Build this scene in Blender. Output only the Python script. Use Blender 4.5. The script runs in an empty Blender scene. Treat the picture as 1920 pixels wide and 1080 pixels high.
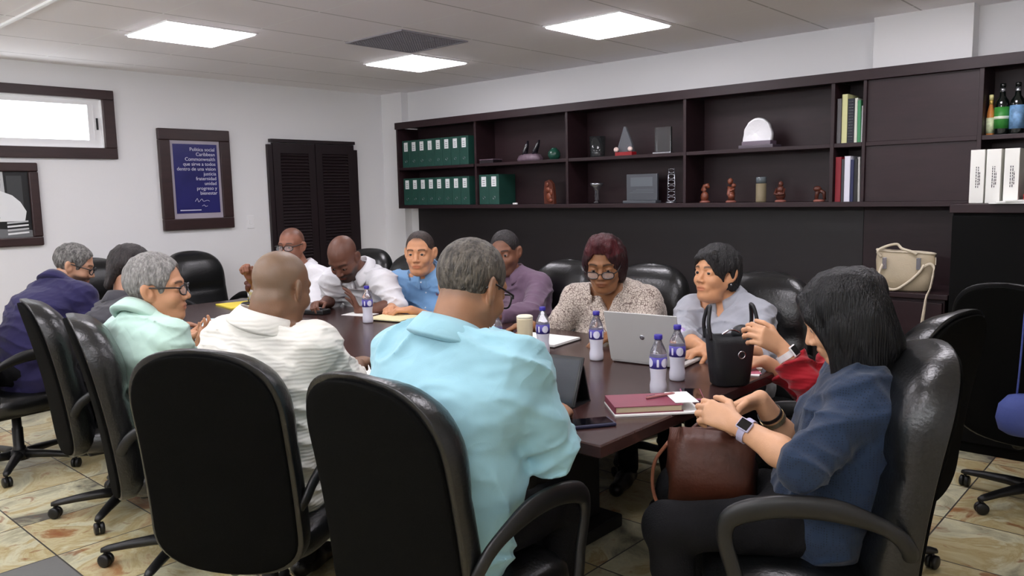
import bpy, bmesh, math, random
import numpy as np
from mathutils import Vector, Matrix

random.seed(7)
RNG = np.random.RandomState(11)
SC = bpy.context.scene
COL = SC.collection
PI = math.pi

# ------------------------------------------------------------------ camera
CAM_H = 1.5
yaw, pitch, roll = math.radians(47.879), math.radians(-6.853), math.radians(-1.2276)
fwd = Vector((math.sin(yaw) * math.cos(pitch), math.cos(yaw) * math.cos(pitch), math.sin(pitch)))
rt0 = Vector((math.cos(yaw), -math.sin(yaw), 0.0))
up0 = rt0.cross(fwd)
rt = rt0 * math.cos(roll) + up0 * math.sin(roll)
up = up0 * math.cos(roll) - rt0 * math.sin(roll)
cam_d = bpy.data.cameras.new('camera')
cam_d.sensor_width = 36.0
cam_d.lens = 1491.99 / 1920.0 * 36.0
cam_d.clip_start = 0.05
cam = bpy.data.objects.new('camera', cam_d)
COL.objects.link(cam)
mw = Matrix((rt, up, -fwd)).transposed().to_4x4()
mw.translation = (0.0, 0.0, CAM_H)
cam.matrix_world = mw
SC.camera = cam

# ------------------------------------------------------------------ world, exposure
wd = bpy.data.worlds.new('world')
SC.world = wd
wd.use_nodes = True
wd.node_tree.nodes['Background'].inputs[0].default_value = (0.75, 0.82, 0.95, 1)
wd.node_tree.nodes['Background'].inputs[1].default_value = 0.6
SC.view_settings.view_transform = 'Standard'
SC.view_settings.look = 'None'
SC.view_settings.gamma = 1.0
SC.view_settings.use_curve_mapping = False
SC.view_settings.exposure = 0.0
LIGHT_PANEL = 15.6          # emission of the ceiling panels
LIGHT_WINDOW = 4.0         # the daylit panes
LIGHT_SIDE = 11.0  # emission of the added strip in the left wall, out of view
SC.cycles.max_bounces = 10
SC.cycles.diffuse_bounces = 8
SC.cycles.glossy_bounces = 3
SC.cycles.transmission_bounces = 8
SC.cycles.transparent_max_bounces = 8
SC.cycles.caustics_reflective = False
SC.cycles.caustics_refractive = False
SC.cycles.sample_clamp_indirect = 8.0

# room
X0, X1, Y0, Y1, ZC = -0.75, 5.5, -1.6, 6.68, 2.537
TZ = 0.76


# ------------------------------------------------------------------ helpers: colour and materials
def lin(c):
    c = c / 255.0
    return c / 12.92 if c <= 0.04045 else ((c + 0.055) / 1.055) ** 2.4


def rgb(r, g, b):
    return (lin(r), lin(g), lin(b), 1.0)


def mat(name, color, rough=0.5, metal=0.0, bump=0.0, bscale=60.0, var=0.0, vscale=8.0, stretch=(1, 1, 1), attr=None,
        spec=0.5, trans=0.0, emit=None, estr=0.0, sheen=0.0, alpha=1.0, coat=0.0, sss=0.0, wr=0.0):
    m = bpy.data.materials.new(name)
    m.use_nodes = True
    nt = m.node_tree
    N, L = nt.nodes, nt.links
    b = N['Principled BSDF']
    b.inputs['Roughness'].default_value = rough
    b.inputs['Metallic'].default_value = metal
    b.inputs['Specular IOR Level'].default_value = spec
    b.inputs['Transmission Weight'].default_value = trans
    b.inputs['Sheen Weight'].default_value = sheen
    b.inputs['Coat Weight'].default_value = coat
    b.inputs['Alpha'].default_value = alpha
    if sss:
        b.inputs['Subsurface Weight'].default_value = sss
        b.inputs['Subsurface Scale'].default_value = 0.01
    if emit:
        b.inputs['Emission Color'].default_value = emit
        b.inputs['Emission Strength'].default_value = estr
    tc = N.new('ShaderNodeTexCoord')
    mp = N.new('ShaderNodeMapping')
    mp.inputs['Scale'].default_value = stretch
    L.new(tc.outputs['Object'], mp.inputs[0])
    src = None
    if attr:
        a = N.new('ShaderNodeAttribute')
        a.attribute_name = attr
        src = a.outputs['Color']
    if var > 0:
        nz = N.new('ShaderNodeTexNoise')
        nz.inputs['Scale'].default_value = vscale
        nz.inputs['Detail'].default_value = 5
        L.new(mp.outputs[0], nz.inputs['Vector'])
        mr = N.new('ShaderNodeMapRange')
        mr.inputs[1].default_value = 0.25
        mr.inputs[2].default_value = 0.75
        mr.inputs[3].default_value = 1 - var
        mr.inputs[4].default_value = 1 + var
        L.new(nz.outputs[0], mr.inputs[0])
        mx = N.new('ShaderNodeMix')
        mx.data_type = 'RGBA'
        mx.blend_type = 'MULTIPLY'
        mx.inputs[0].default_value = 1
        mx.inputs[6].default_value = color
        if src:
            L.new(src, mx.inputs[6])
        L.new(mr.outputs[0], mx.inputs[7])
        src = mx.outputs[2]
    if src:
        L.new(src, b.inputs['Base Color'])
    else:
        b.inputs['Base Color'].default_value = color
    if bump > 0:
        n2 = N.new('ShaderNodeTexNoise')
        n2.inputs['Scale'].default_value = bscale
        n2.inputs['Detail'].default_value = 4
        L.new(mp.outputs[0], n2.inputs['Vector'])
        bp = N.new('ShaderNodeBump')
        bp.inputs['Strength'].default_value = bump
        bp.inputs['Distance'].default_value = 0.01
        L.new(n2.outputs[0], bp.inputs['Height'])
        L.new(bp.outputs[0], b.inputs['Normal'])
        if wr > 0:      # soft creases of cloth
            n3 = N.new('ShaderNodeTexNoise')
            n3.inputs['Scale'].default_value = 6
            n3.inputs['Detail'].default_value = 1.5
            n3.inputs['Distortion'].default_value = 0.9
            L.new(mp.outputs[0], n3.inputs['Vector'])
            pg = N.new('ShaderNodeMath')
            pg.operation = 'PINGPONG'
            pg.inputs[1].default_value = 0.16
            L.new(n3.outputs[0], pg.inputs[0])
            b2 = N.new('ShaderNodeBump')
            b2.inputs['Strength'].default_value = wr
            b2.inputs['Distance'].default_value = 0.06
            L.new(pg.outputs[0], b2.inputs['Height'])
            L.new(bp.outputs[0], b2.inputs['Normal'])
            L.new(b2.outputs[0], b.inputs['Normal'])
    return m


def math_node(N, op, a=None, b=None):
    n = N.new('ShaderNodeMath')
    n.operation = op
    if a is not None and not hasattr(a, 'links'):
        n.inputs[0].default_value = a
    if b is not None and not hasattr(b, 'links'):
        n.inputs[1].default_value = b
    return n


# ------------------------------------------------------------------ helpers: objects
def tag(o, label=None, cat=None, group=None, kind=None):
    if label:
        o['label'] = label
    if cat:
        o['category'] = cat
    if group:
        o['group'] = group
    if kind:
        o['kind'] = kind
    return o


def thing(name, label, cat, loc=(0, 0, 0), rz=0.0, group=None):
    o = bpy.data.objects.new(name, None)
    o.empty_display_size = 0.05
    COL.objects.link(o)
    o.location = loc
    o.rotation_euler = (0, 0, rz)
    return tag(o, label, cat, group)


def dup(root, loc, rz, label=None, group=None):
    r = root.copy()
    COL.objects.link(r)
    r.location = loc
    r.rotation_euler = (0, 0, rz)
    if label:
        r['label'] = label
    if group:
        r['group'] = group
    for ch in list(root.children):
        c = ch.copy()
        COL.objects.link(c)
        c.parent = r
        for g in list(ch.children):
            d = g.copy()
            COL.objects.link(d)
            d.parent = c
    return r


class MB:
    """collects verts and faces, builds one mesh object"""

    def __init__(self):
        self.v, self.f, self.sm, self.mi = [], [], [], []
        self.cur = 0

    def add(self, vs, fs, smooth=False):
        o = len(self.v)
        self.v += [tuple(p) for p in vs]
        self.f += [tuple(i + o for i in f) for f in fs]
        self.sm += [smooth] * len(fs)
        self.mi += [self.cur] * len(fs)
        return self

    def box(self, lo, hi, bev=0.0, rot=None, org=None):
        (x0, y0, z0), (x1, y1, z1) = lo, hi
        if bev <= 0:
            vs = [(x0, y0, z0), (x1, y0, z0), (x1, y1, z0), (x0, y1, z0), (x0, y0, z1), (x1, y0, z1), (x1, y1, z1), (x0, y1, z1)]
            fs = [(0, 3, 2, 1), (4, 5, 6, 7), (0, 1, 5, 4), (1, 2, 6, 5), (2, 3, 7, 6), (3, 0, 4, 7)]
        else:
            bm = bmesh.new()
            bmesh.ops.create_cube(bm, size=1.0)
            for p in bm.verts:
                p.co = Vector(((x0 + x1) / 2 + p.co.x * (x1 - x0), (y0 + y1) / 2 + p.co.y * (y1 - y0), (z0 + z1) / 2 + p.co.z * (z1 - z0)))
            bmesh.ops.bevel(bm, geom=bm.edges[:], offset=bev, segments=2, affect='EDGES', profile=0.5)
            bm.verts.index_update()
            vs = [tuple(p.co) for p in bm.verts]
            fs = [tuple(q.index for q in f.verts) for f in bm.faces]
            bm.free()
        if rot is not None:
            o = Vector(org) if org else Vector((0, 0, 0))
            vs = [tuple(rot @ (Vector(p) - o) + o) for p in vs]
        return self.add(vs, fs)

    def tube(self, pts, r, n=10, flat=None, closed=False, cap=True, upv=(0, 0, 1)):
        """sweep a circle or an ellipse (flat = width half, r = height half) along points"""
        pts = [Vector(p) for p in pts]
        m = len(pts)
        rr = r if isinstance(r, (list, tuple)) else [r] * m
        ff = flat if isinstance(flat, (list, tuple)) else [flat] * m
        vs, fs = [], []
        U = Vector(upv)
        for i, p in enumerate(pts):
            a = pts[(i - 1) % m] if (closed or i > 0) else p
            b = pts[(i + 1) % m] if (closed or i < m - 1) else p
            t = (b - a).normalized()
            s = U.cross(t)
            if s.length < 1e-3:
                s = Vector((1, 0, 0)).cross(t)
                if s.length < 1e-3:
                    s = Vector((0, 1, 0)).cross(t)
            s.normalize()
            w = t.cross(s).normalized()
            for k in range(n):
                an = 2 * PI * k / n
                vs.append(p + s * (math.cos(an) * (ff[i] or rr[i])) + w * (math.sin(an) * rr[i]))
        for i in range(m if closed else m - 1):
            j = (i + 1) % m
            for k in range(n):
                l = (k + 1) % n
                fs.append((i * n + k, i * n + l, j * n + l, j * n + k))
        if cap and not closed:
            fs.append(tuple(range(n))[::-1])
            fs.append(tuple((m - 1) * n + k for k in range(n)))
        return self.add(vs, fs, True)

    def lathe(self, prof, n=32, c=(0, 0, 0), mi=None):
        """profile [(r,z)]"""
        vs, fs = [], []
        for (r, z) in prof:
            for k in range(n):
                an = 2 * PI * k / n
                vs.append((c[0] + max(r, 1e-4) * math.cos(an), c[1] + max(r, 1e-4) * math.sin(an), c[2] + z))
        for i in range(len(prof) - 1):
            for k in range(n):
                l = (k + 1) % n
                fs.append((i * n + k, i * n + l, (i + 1) * n + l, (i + 1) * n + k))
        fs.append(tuple(range(n))[::-1])
        fs.append(tuple((len(prof) - 1) * n + k for k in range(n)))
        return self.add(vs, fs, True)

    def prism(self, poly, d0, d1, axis='z', mapf=None):
        """extrude polygon [(u,v)] between d0 and d1; mapf(u,v,d)->xyz"""
        if mapf is None:
            mapf = {'z': lambda u, v, d: (u, v, d), 'x': lambda u, v, d: (d, u, v), 'y': lambda u, v, d: (u, d, v)}[axis]
        n = len(poly)
        vs = [mapf(u, v, d0) for u, v in poly] + [mapf(u, v, d1) for u, v in poly]
        fs = [tuple(range(n))[::-1], tuple(range(n, 2 * n))]
        for k in range(n):
            l = (k + 1) % n
            fs.append((k, l, n + l, n + k))
        return self.add(vs, fs)

    def loft(self, rings, smooth=True, cap=True, closed=True):
        n = len(rings[0])
        vs = [p for r in rings for p in r]
        fs = []
        for i in range(len(rings) - 1):
            for k in range(n if closed else n - 1):
                l = (k + 1) % n
                fs.append((i * n + k, i * n + l, (i + 1) * n + l, (i + 1) * n + k))
        if cap:
            fs.append(tuple(range(n))[::-1])
            fs.append(tuple((len(rings) - 1) * n + k for k in range(n)))
        return self.add(vs, fs, smooth)

    def ball(self, c, r, n=16, m=10, sc=(1, 1, 1), rot=None):
        prof = []
        vs, fs = [], []
        for i in range(m + 1):
            th = PI * i / m
            for k in range(n):
                an = 2 * PI * k / n
                p = Vector((math.sin(th) * math.cos(an) * r * sc[0], math.sin(th) * math.sin(an) * r * sc[1], -math.cos(th) * r * sc[2]))
                if rot is not None:
                    p = rot @ p
                vs.append(p + Vector(c))
        for i in range(m):
            for k in range(n):
                l = (k + 1) % n
                fs.append((i * n + k, i * n + l, (i + 1) * n + l, (i + 1) * n + k))
        return self.add(vs, fs, True)

    def build(self, name, m=None, parent=None, fix=True):
        me = bpy.data.meshes.new(name)
        me.from_pydata([tuple(p) for p in self.v], [], self.f)
        ms = m if isinstance(m, (list, tuple)) else [m]
        for q in ms:
            if q is not None:
                me.materials.append(q)
        me.polygons.foreach_set('use_smooth', self.sm)
        me.polygons.foreach_set('material_index', self.mi)
        if fix:
            bm = bmesh.new()
            bm.from_mesh(me)
            bmesh.ops.remove_doubles(bm, verts=bm.verts[:], dist=1e-5)
            bmesh.ops.recalc_face_normals(bm, faces=bm.faces[:])
            bm.to_mesh(me)
            bm.free()
        me.update()
        o = bpy.data.objects.new(name, me)
        COL.objects.link(o)
        if parent is not None:
            o.parent = parent
        return o


def text(name, body, size, m, parent, loc, rot, align='CENTER', ext=0.0006):
    cu = bpy.data.curves.new(name, 'FONT')
    cu.body = body
    cu.size = size
    cu.align_x = align
    cu.align_y = 'CENTER'
    cu.extrude = ext
    cu.materials.append(m)
    tmp = bpy.data.objects.new(name, cu)
    COL.objects.link(tmp)
    dg = bpy.context.evaluated_depsgraph_get()
    me = bpy.data.meshes.new_from_object(tmp.evaluated_get(dg))
    bpy.data.objects.remove(tmp)
    o = bpy.data.objects.new(name, me)
    COL.objects.link(o)
    o.location = loc
    o.rotation_euler = rot
    o.parent = parent
    return o


def spline(pts, n=8):
    """Catmull-Rom through points"""
    P = [Vector(p) for p in pts]
    P = [P[0] * 2 - P[1]] + P + [P[-1] * 2 - P[-2]]
    out = []
    for i in range(1, len(P) - 2):
        for k in range(n):
            t = k / n
            a, b, c, d = P[i - 1], P[i], P[i + 1], P[i + 2]
            out.append(0.5 * ((2 * b) + (c - a) * t + (2 * a - 5 * b + 4 * c - d) * t * t + (3 * b - a - 3 * c + d) * t ** 3))
    out.append(P[-2])
    return out


# ------------------------------------------------------------------ materials
WALL = mat('wall_paint', rgb(230, 230, 231), 0.75, bump=0.04, bscale=180)
CEIL = mat('ceiling_tile', rgb(247, 244, 246), 0.85, bump=0.15, bscale=350)
TBAR = mat('ceiling_bar', rgb(232, 232, 232), 0.45)
TDARK = mat('tile_edge', rgb(120, 117, 118), 0.9)
WOOD = mat('dark_wood', rgb(40, 23, 27), 0.46, var=0.22, vscale=5, stretch=(6, 1, 6), bump=0.03, bscale=40, spec=0.35)
WOODF = mat('frame_wood', rgb(48, 29, 29), 0.4, var=0.25, vscale=6, stretch=(1, 6, 6))
WOODT = mat('table_wood', rgb(58, 38, 36), 0.22, var=0.18, vscale=4, stretch=(7, 1, 7), spec=0.55)
WOODB = mat('black_wood', rgb(9, 8, 8), 0.6, var=0.2, vscale=4)
DOORM = mat('door_wood', rgb(30, 18, 22), 0.45, var=0.2, vscale=5, stretch=(6, 6, 1))
LEATHER = mat('black_leather', rgb(13, 14, 15), 0.30, bump=0.15, bscale=90, var=0.12, vscale=20, spec=0.6)
FABRICK = mat('black_fabric', rgb(11, 11, 10), 0.9, bump=0.2, bscale=500, spec=0.05)
PLASTK = mat('black_plastic', rgb(16, 16, 17), 0.42, spec=0.5)
CHROME = mat('chrome', rgb(190, 190, 195), 0.22, metal=1.0)
WHITEP = mat('white_plastic', rgb(235, 235, 236), 0.4)
PAPER = mat('paper', rgb(238, 238, 236), 0.7)
YELLOW = mat('yellow_paper', rgb(236, 214, 80), 0.7)
INK = mat('ink', rgb(40, 40, 48), 0.7)
# ================================================================== ROOM
def floor_material():
    m = bpy.data.materials.new('slate_floor_tiles')
    m.use_nodes = True
    nt = m.node_tree
    N, L = nt.nodes, nt.links
    b = N['Principled BSDF']
    b.inputs['Roughness'].default_value = 0.42
    tc = N.new('ShaderNodeTexCoord')
    mp = N.new('ShaderNodeMapping')
    P = 0.4605
    mp.inputs['Location'].default_value = (-1.087 / P, -3.64 / P, 0)
    mp.inputs['Scale'].default_value = (1 / P, 1 / P, 1 / P)
    L.new(tc.outputs['Object'], mp.inputs[0])
    fl = N.new('ShaderNodeVectorMath')
    fl.operation = 'FLOOR'
    L.new(mp.outputs[0], fl.inputs[0])
    fr = N.new('ShaderNodeVectorMath')
    fr.operation = 'FRACTION'
    L.new(mp.outputs[0], fr.inputs[0])
    wn = N.new('ShaderNodeTexWhiteNoise')
    wn.noise_dimensions = '2D'
    L.new(fl.outputs[0], wn.inputs['Vector'])
    # patches, shifted per tile so that every tile has its own cloud
    ad = N.new('ShaderNodeVectorMath')
    ad.operation = 'MULTIPLY_ADD'
    ad.inputs[1].default_value = (7, 7, 7)
    L.new(wn.outputs['Color'], ad.inputs[0])
    L.new(tc.outputs['Object'], ad.inputs[2])
    nz = N.new('ShaderNodeTexNoise')
    nz.inputs['Scale'].default_value = 3.2
    nz.inputs['Detail'].default_value = 7
    nz.inputs['Roughness'].default_value = 0.62
    nz.inputs['Distortion'].default_value = 0.9
    L.new(ad.outputs[0], nz.inputs['Vector'])
    sh = N.new('ShaderNodeMath')
    sh.operation = 'MULTIPLY_ADD'
    sh.inputs[1].default_value = 0.22
    sh.inputs[2].default_value = -0.11
    L.new(wn.outputs['Value'], sh.inputs[0])
    sm = N.new('ShaderNodeMath')
    sm.operation = 'ADD'
    L.new(nz.outputs[0], sm.inputs[0])
    L.new(sh.outputs[0], sm.inputs[1])
    rp = N.new('ShaderNodeValToRGB')
    e = rp.color_ramp.elements
    e[0].position, e[0].color = 0.26, rgb(96, 92, 84)
    e[1].position, e[1].color = 0.78, rgb(150, 92, 58)
    for p, c in ((0.36, rgb(170, 166, 138)), (0.46, rgb(208, 204, 172)), (0.53, rgb(180, 162, 114)), (0.60, rgb(200, 190, 150)), (0.69, rgb(166, 124, 82))):
        q = e.new(p)
        q.color = c
    L.new(sm.outputs[0], rp.inputs[0])
    # rust stains
    n2 = N.new('ShaderNodeTexNoise')
    n2.inputs['Scale'].default_value = 6
    n2.inputs['Detail'].default_value = 8
    n2.inputs['Distortion'].default_value = 1.6
    L.new(ad.outputs[0], n2.inputs['Vector'])
    r2 = N.new('ShaderNodeValToRGB')
    r2.color_ramp.elements[0].position = 0.62
    r2.color_ramp.elements[0].color = (0, 0, 0, 1)
    r2.color_ramp.elements[1].position = 0.70
    r2.color_ramp.elements[1].color = (0.75, 0.75, 0.75, 1)
    L.new(n2.outputs[0], r2.inputs[0])
    mx = N.new('ShaderNodeMix')
    mx.data_type = 'RGBA'
    mx.inputs[7].default_value = rgb(140, 80, 44)
    L.new(r2.outputs[0], mx.inputs[0])
    L.new(rp.outputs[0], mx.inputs[6])
    # some tiles are plain grey slate
    gd = N.new('ShaderNodeVectorMath')
    gd.operation = 'DISTANCE'
    gd.inputs[1].default_value = (-1, -1, 0)
    fz = N.new('ShaderNodeVectorMath')
    fz.operation = 'MULTIPLY'
    fz.inputs[1].default_value = (1, 1, 0)
    L.new(fl.outputs[0], fz.inputs[0])
    L.new(fz.outputs[0], gd.inputs[0])
    gt = N.new('ShaderNodeMath')
    gt.operation = 'LESS_THAN'
    gt.inputs[1].default_value = 0.5
    L.new(gd.outputs['Value'], gt.inputs[0])
    m2 = N.new('ShaderNodeMix')
    m2.data_type = 'RGBA'
    m2.inputs[7].default_value = rgb(118, 118, 116)
    L.new(gt.outputs[0], m2.inputs[0])
    L.new(mx.outputs[2], m2.inputs[6])
    # grout
    sp = N.new('ShaderNodeSeparateXYZ')
    L.new(fr.outputs[0], sp.inputs[0])
    gs = []
    for ax in ('X', 'Y'):
        a = N.new('ShaderNodeMath')
        a.operation = 'SUBTRACT'
        a.inputs[1].default_value = 0.5
        L.new(sp.outputs[ax], a.inputs[0])
        c = N.new('ShaderNodeMath')
        c.operation = 'ABSOLUTE'
        L.new(a.outputs[0], c.inputs[0])
        gs.append(c)
    mxn = N.new('ShaderNodeMath')
    mxn.operation = 'MAXIMUM'
    L.new(gs[0].outputs[0], mxn.inputs[0])
    L.new(gs[1].outputs[0], mxn.inputs[1])
    gr = N.new('ShaderNodeMath')
    gr.operation = 'GREATER_THAN'
    gr.inputs[1].default_value = 0.4925
    L.new(mxn.outputs[0], gr.inputs[0])
    m3 = N.new('ShaderNodeMix')
    m3.data_type = 'RGBA'
    m3.inputs[7].default_value = rgb(70, 66, 62)
    L.new(gr.outputs[0], m3.inputs[0])
    L.new(m2.outputs[2], m3.inputs[6])
    L.new(m3.outputs[2], b.inputs['Base Color'])
    bp = N.new('ShaderNodeBump')
    bp.inputs['Strength'].default_value = 0.25
    bp.inputs['Distance'].default_value = 0.01
    L.new(nz.outputs[0], bp.inputs['Height'])
    L.new(bp.outputs[0], b.inputs['Normal'])
    return m


def structure(name, mb, m):
    o = mb.build(name, m)
    o['kind'] = 'structure'
    return o


structure('floor', MB().box((X0 - .1, Y0 - .1, -0.1), (X1 + .1, Y1 + .1, 0)), floor_material())

# ---- ceiling: tiles on a grid, dark joints one way, pale bars the other
GX, GY, GP = 3.985, 2.703, 0.6115


def ceiling_material():
    m = CEIL
    nt = m.node_tree
    N, L = nt.nodes, nt.links
    b = N['Principled BSDF']
    tc = N.new('ShaderNodeTexCoord')
    sp = N.new('ShaderNodeSeparateXYZ')
    L.new(tc.outputs['Object'], sp.inputs[0])
    wn = N.new('ShaderNodeTexNoise')
    wn.inputs['Scale'].default_value = 1.3
    L.new(tc.outputs['Object'], wn.inputs['Vector'])

    def line(ax, off, w):
        a = N.new('ShaderNodeMath')
        a.operation = 'SUBTRACT'
        a.inputs[1].default_value = off
        L.new(sp.outputs[ax], a.inputs[0])
        d = N.new('ShaderNodeMath')
        d.operation = 'PINGPONG'
        d.inputs[1].default_value = GP / 2
        L.new(a.outputs[0], d.inputs[0])
        g = N.new('ShaderNodeMath')
        g.operation = 'LESS_THAN'
        g.inputs[1].default_value = w
        L.new(d.outputs[0], g.inputs[0])
        return g
    base = b.inputs['Base Color'].default_value[:]
    m1 = N.new('ShaderNodeMix')
    m1.data_type = 'RGBA'
    m1.inputs[6].default_value = base
    m1.inputs[7].default_value = rgb(196, 193, 194)
    L.new(line('Y', GY - 0.012, 0.006).outputs[0], m1.inputs[0])
    m2 = N.new('ShaderNodeMix')
    m2.data_type = 'RGBA'
    m2.inputs[7].default_value = rgb(250, 250, 250)
    L.new(m1.outputs[2], m2.inputs[6])
    L.new(line('X', GX - 0.012, 0.005).outputs[0], m2.inputs[0])
    L.new(m2.outputs[2], b.inputs['Base Color'])
    return m


structure('ceiling', MB().box((X0 - .1, Y0 - .1, ZC), (X1 + .1, Y1 + .1, ZC + .1)), ceiling_material())
bars = MB()
bars.box((1.578, 2.7, ZC - .012), (1.60, 5.55, ZC + .001), .002)
structure('trim_1', bars, TBAR)

# ---- walls
wx0, wx1, wz0, wz1 = 1.25, 2.605, 1.916, 2.294      # window opening
wb = MB()
wb.box((X0 - .1, Y1, 0), (wx0, Y1 + .12, ZC)).box((wx1, Y1, 0), (X1 + .1, Y1 + .12, ZC))
wb.box((wx0, Y1, 0), (wx1, Y1 + .12, wz0)).box((wx0, Y1, wz1), (wx1, Y1 + .12, ZC))
structure('wall_back', wb, WALL)
structure('wall_right', MB().box((X1, Y0 - .1, 0), (X1 + .1, Y1, ZC)), WALL)
# left wall with an added unseen light strip that brightens ceiling and pier
vy0, vy1, vz0, vz1 = -1.0, 5.6, 1.92, 2.30
lw = MB()
lw.box((X0 - .1, Y0 - .1, 0), (X0, vy0, ZC)).box((X0 - .1, vy1, 0), (X0, Y1, ZC))
lw.box((X0 - .1, vy0, 0), (X0, vy1, vz0)).box((X0 - .1, vy0, vz1), (X0, vy1, ZC))
structure('wall_left', lw, WALL)
lf = MB()
for k in range(6):
    y = vy0 + (vy1 - vy0) * k / 5
    lf.box((X0 - .07, y - .03, vz0), (X0 - .02, y + .03, vz1))
lf.box((X0 - .07, vy0, vz0), (X0 - .02, vy1, vz0 + .05)).box((X0 - .07, vy0, vz1 - .05), (X0 - .02, vy1, vz1))
w2 = structure('added_light_window', lf, WHITEP)
MB().box((X0 - .1, vy0, vz0), (X0 - .09, vy1, vz1)).build('pane', mat('added_side_glow', rgb(240, 242, 245), 0.3, emit=(0.95, 0.97, 1, 1), estr=LIGHT_SIDE), w2)  # glowing sheet added as extra side light
structure('wall_front', MB().box((X0, Y0 - .1, 0), (X1, Y0, ZC)), WALL)
# corner pier and the pier above the shelving
structure('pillar_1', MB().box((5.41, 6.36, 0), (X1 + .02, Y1 + .02, ZC)), WALL)
structure('pillar_2', MB().box((5.36, 1.185, 2.19), (X1 + .02, 1.74, ZC)), WALL)
structure('baseboard_back', MB().box((X0, Y1 - .012, 0), (4.05, Y1, 0.1)), WALL)

# ---- window
win = MB()
f = .087
zi0, zi1 = wz0, wz1
win.box((wx0 - f, Y1 - .03, zi1), (wx1 + f, Y1 + .005, zi1 + .072), .004)
win.box((wx0 - f, Y1 - .03, zi0 - .085), (wx1 + f, Y1 + .005, zi0), .004)
win.box((wx1, Y1 - .03, zi0), (wx1 + f, Y1 + .005, zi1), .004)
win.box((wx0 - f, Y1 - .03, zi0), (wx0, Y1 + .005, zi1), .004)
w1 = structure('window_1', win, WOODF)
sash = MB()
s = .035
ys = Y1 + .05
za, zb = zi0 + .062, zi1 - .045
sash.box((wx0, ys - .02, zb), (wx1, ys + .02, zi1)).box((wx0, ys - .02, zi0), (wx1, ys + .02, za))
sash.box((wx1 - .098, ys - .02, za), (wx1, ys + .02, zb)).box((wx0, ys - .02, za), (wx0 + s, ys + .02, zb))
sash.box((wx1 - .058, ys - .024, za), (wx1 - .052, ys - .019, zb))
sash.box((wx0, Y1 + .004, zi1 - .006), (wx1, Y1 + .1, zi1)).box((wx0, Y1 + .004, zi0), (wx1, Y1 + .1, zi0 + .006))
sash.box((wx1 - .006, Y1 + .004, zi0), (wx1, Y1 + .1, zi1))
sash.build('sash', WHITEP, w1)
lat = MB().box((wx1 - .04, ys - .032, 2.06), (wx1 - .028, ys - .02, 2.15))
lat.build('latch', PLASTK, w1)
PANE = mat('daylit_pane', rgb(240, 242, 245), 0.3, emit=(0.93, 0.96, 1, 1), estr=LIGHT_WINDOW)
MB().box((wx0, ys + .0, zi0), (wx1, ys + .012, zi1)).build('pane', PANE, w1)

# ---- louvred cupboard door on the back wall
dx0, dx1, dz = 4.075, 5.0, 2.01
dm = MB()
dm.box((dx0 - .045, Y1 - .035, 0), (dx0, Y1 + .002, dz - .02)).box((dx1, Y1 - .03, 0), (dx1 + .05, Y1 + .002, dz - .05))
dm.box((dx0 - .015, Y1 - .05, dz), (dx1 + .012, Y1 + .002, dz + .03))
door = structure('door_1', dm, DOORM)
for k in range(2):
    a = dx0 + k * (dx1 - dx0) / 2 + .003
    b = a + (dx1 - dx0) / 2 - .006
    lf = MB()
    st = .075
    lf.box((a, Y1 - .045, .01), (a + st, Y1 - .012, dz - .005)).box((b - st, Y1 - .045, .01), (b, Y1 - .012, dz - .005))
    for z0, z1 in ((.01, .16), (dz - .1, dz - .005)):
        lf.box((a + st, Y1 - .045, z0), (b - st, Y1 - .012, z1))
    lf.box((a + st, Y1 - .016, .1), (b - st, Y1 - .012, dz - .05))
    z = .17
    while z < dz - .11:
        lf.box((a + st, Y1 - .042, z), (b - st, Y1 - .036, z + .03), rot=Matrix.Rotation(-.6, 3, 'X'), org=(0, Y1 - .03, z + .015))
        z += .03
    leaf = lf.build('door_leaf', DOORM, door)

# ---- light switch
t = thing('light_switch', 'white light switch plate on the wall between blue framed text and louvred door', 'switch', (3.832, Y1, 1.282))
MB().box((-.036, -.007, -.06), (.036, 0, .06), .003).build('plate', WHITEP, t)
MB().box((-.012, -.012, -.022), (.012, -.006, .022), .002).build('rocker', WHITEP, t)

# ---- ceiling lights
PANEL = mat('light_panel', rgb(250, 250, 252), 0.5, emit=(0.97, 0.93, 1.0, 1), estr=LIGHT_PANEL)
ceil_lights = [(2.30 - .083, 4.655, 'square ceiling light panel nearest the window wall, left of the grey vent'),
               (4.027, 4.585, 'square ceiling light panel just beyond the grey vent'),
               (3.99, 2.715, 'square ceiling light panel over the table, nearest the dark shelving')]
more_lights = [(2.155, 2.715), (2.155, .88), (3.99, .88), (.32, 4.55), (.32, 2.715), (.32, .88)]
lp0 = None
for k, q in enumerate(ceil_lights + more_lights):
    x, y = q[0], q[1]
    if lp0 is None:
        lp0 = thing('ceiling_light', q[2], 'ceiling light', (x, y, ZC), 0, 'ceiling light panels')
        fm = MB()
        S = .585
        for a in ((0, 0, S, .014), (0, S - .014, S, S), (0, .014, .014, S - .014), (S - .014, .014, S, S - .014)):
            fm.box((a[0], a[1], -.009), (a[2], a[3], -.001))
        fm.build('frame', TBAR, lp0)
        MB().box((.012, .012, -.018), (S - .012, S - .012, -.002), .006).build('diffuser', PANEL, lp0)
    else:
        lb = q[2] if len(q) > 2 else 'square ceiling light panel of the row nearer the camera'
        dup(lp0, (x, y, ZC), 0, lb)

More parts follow.
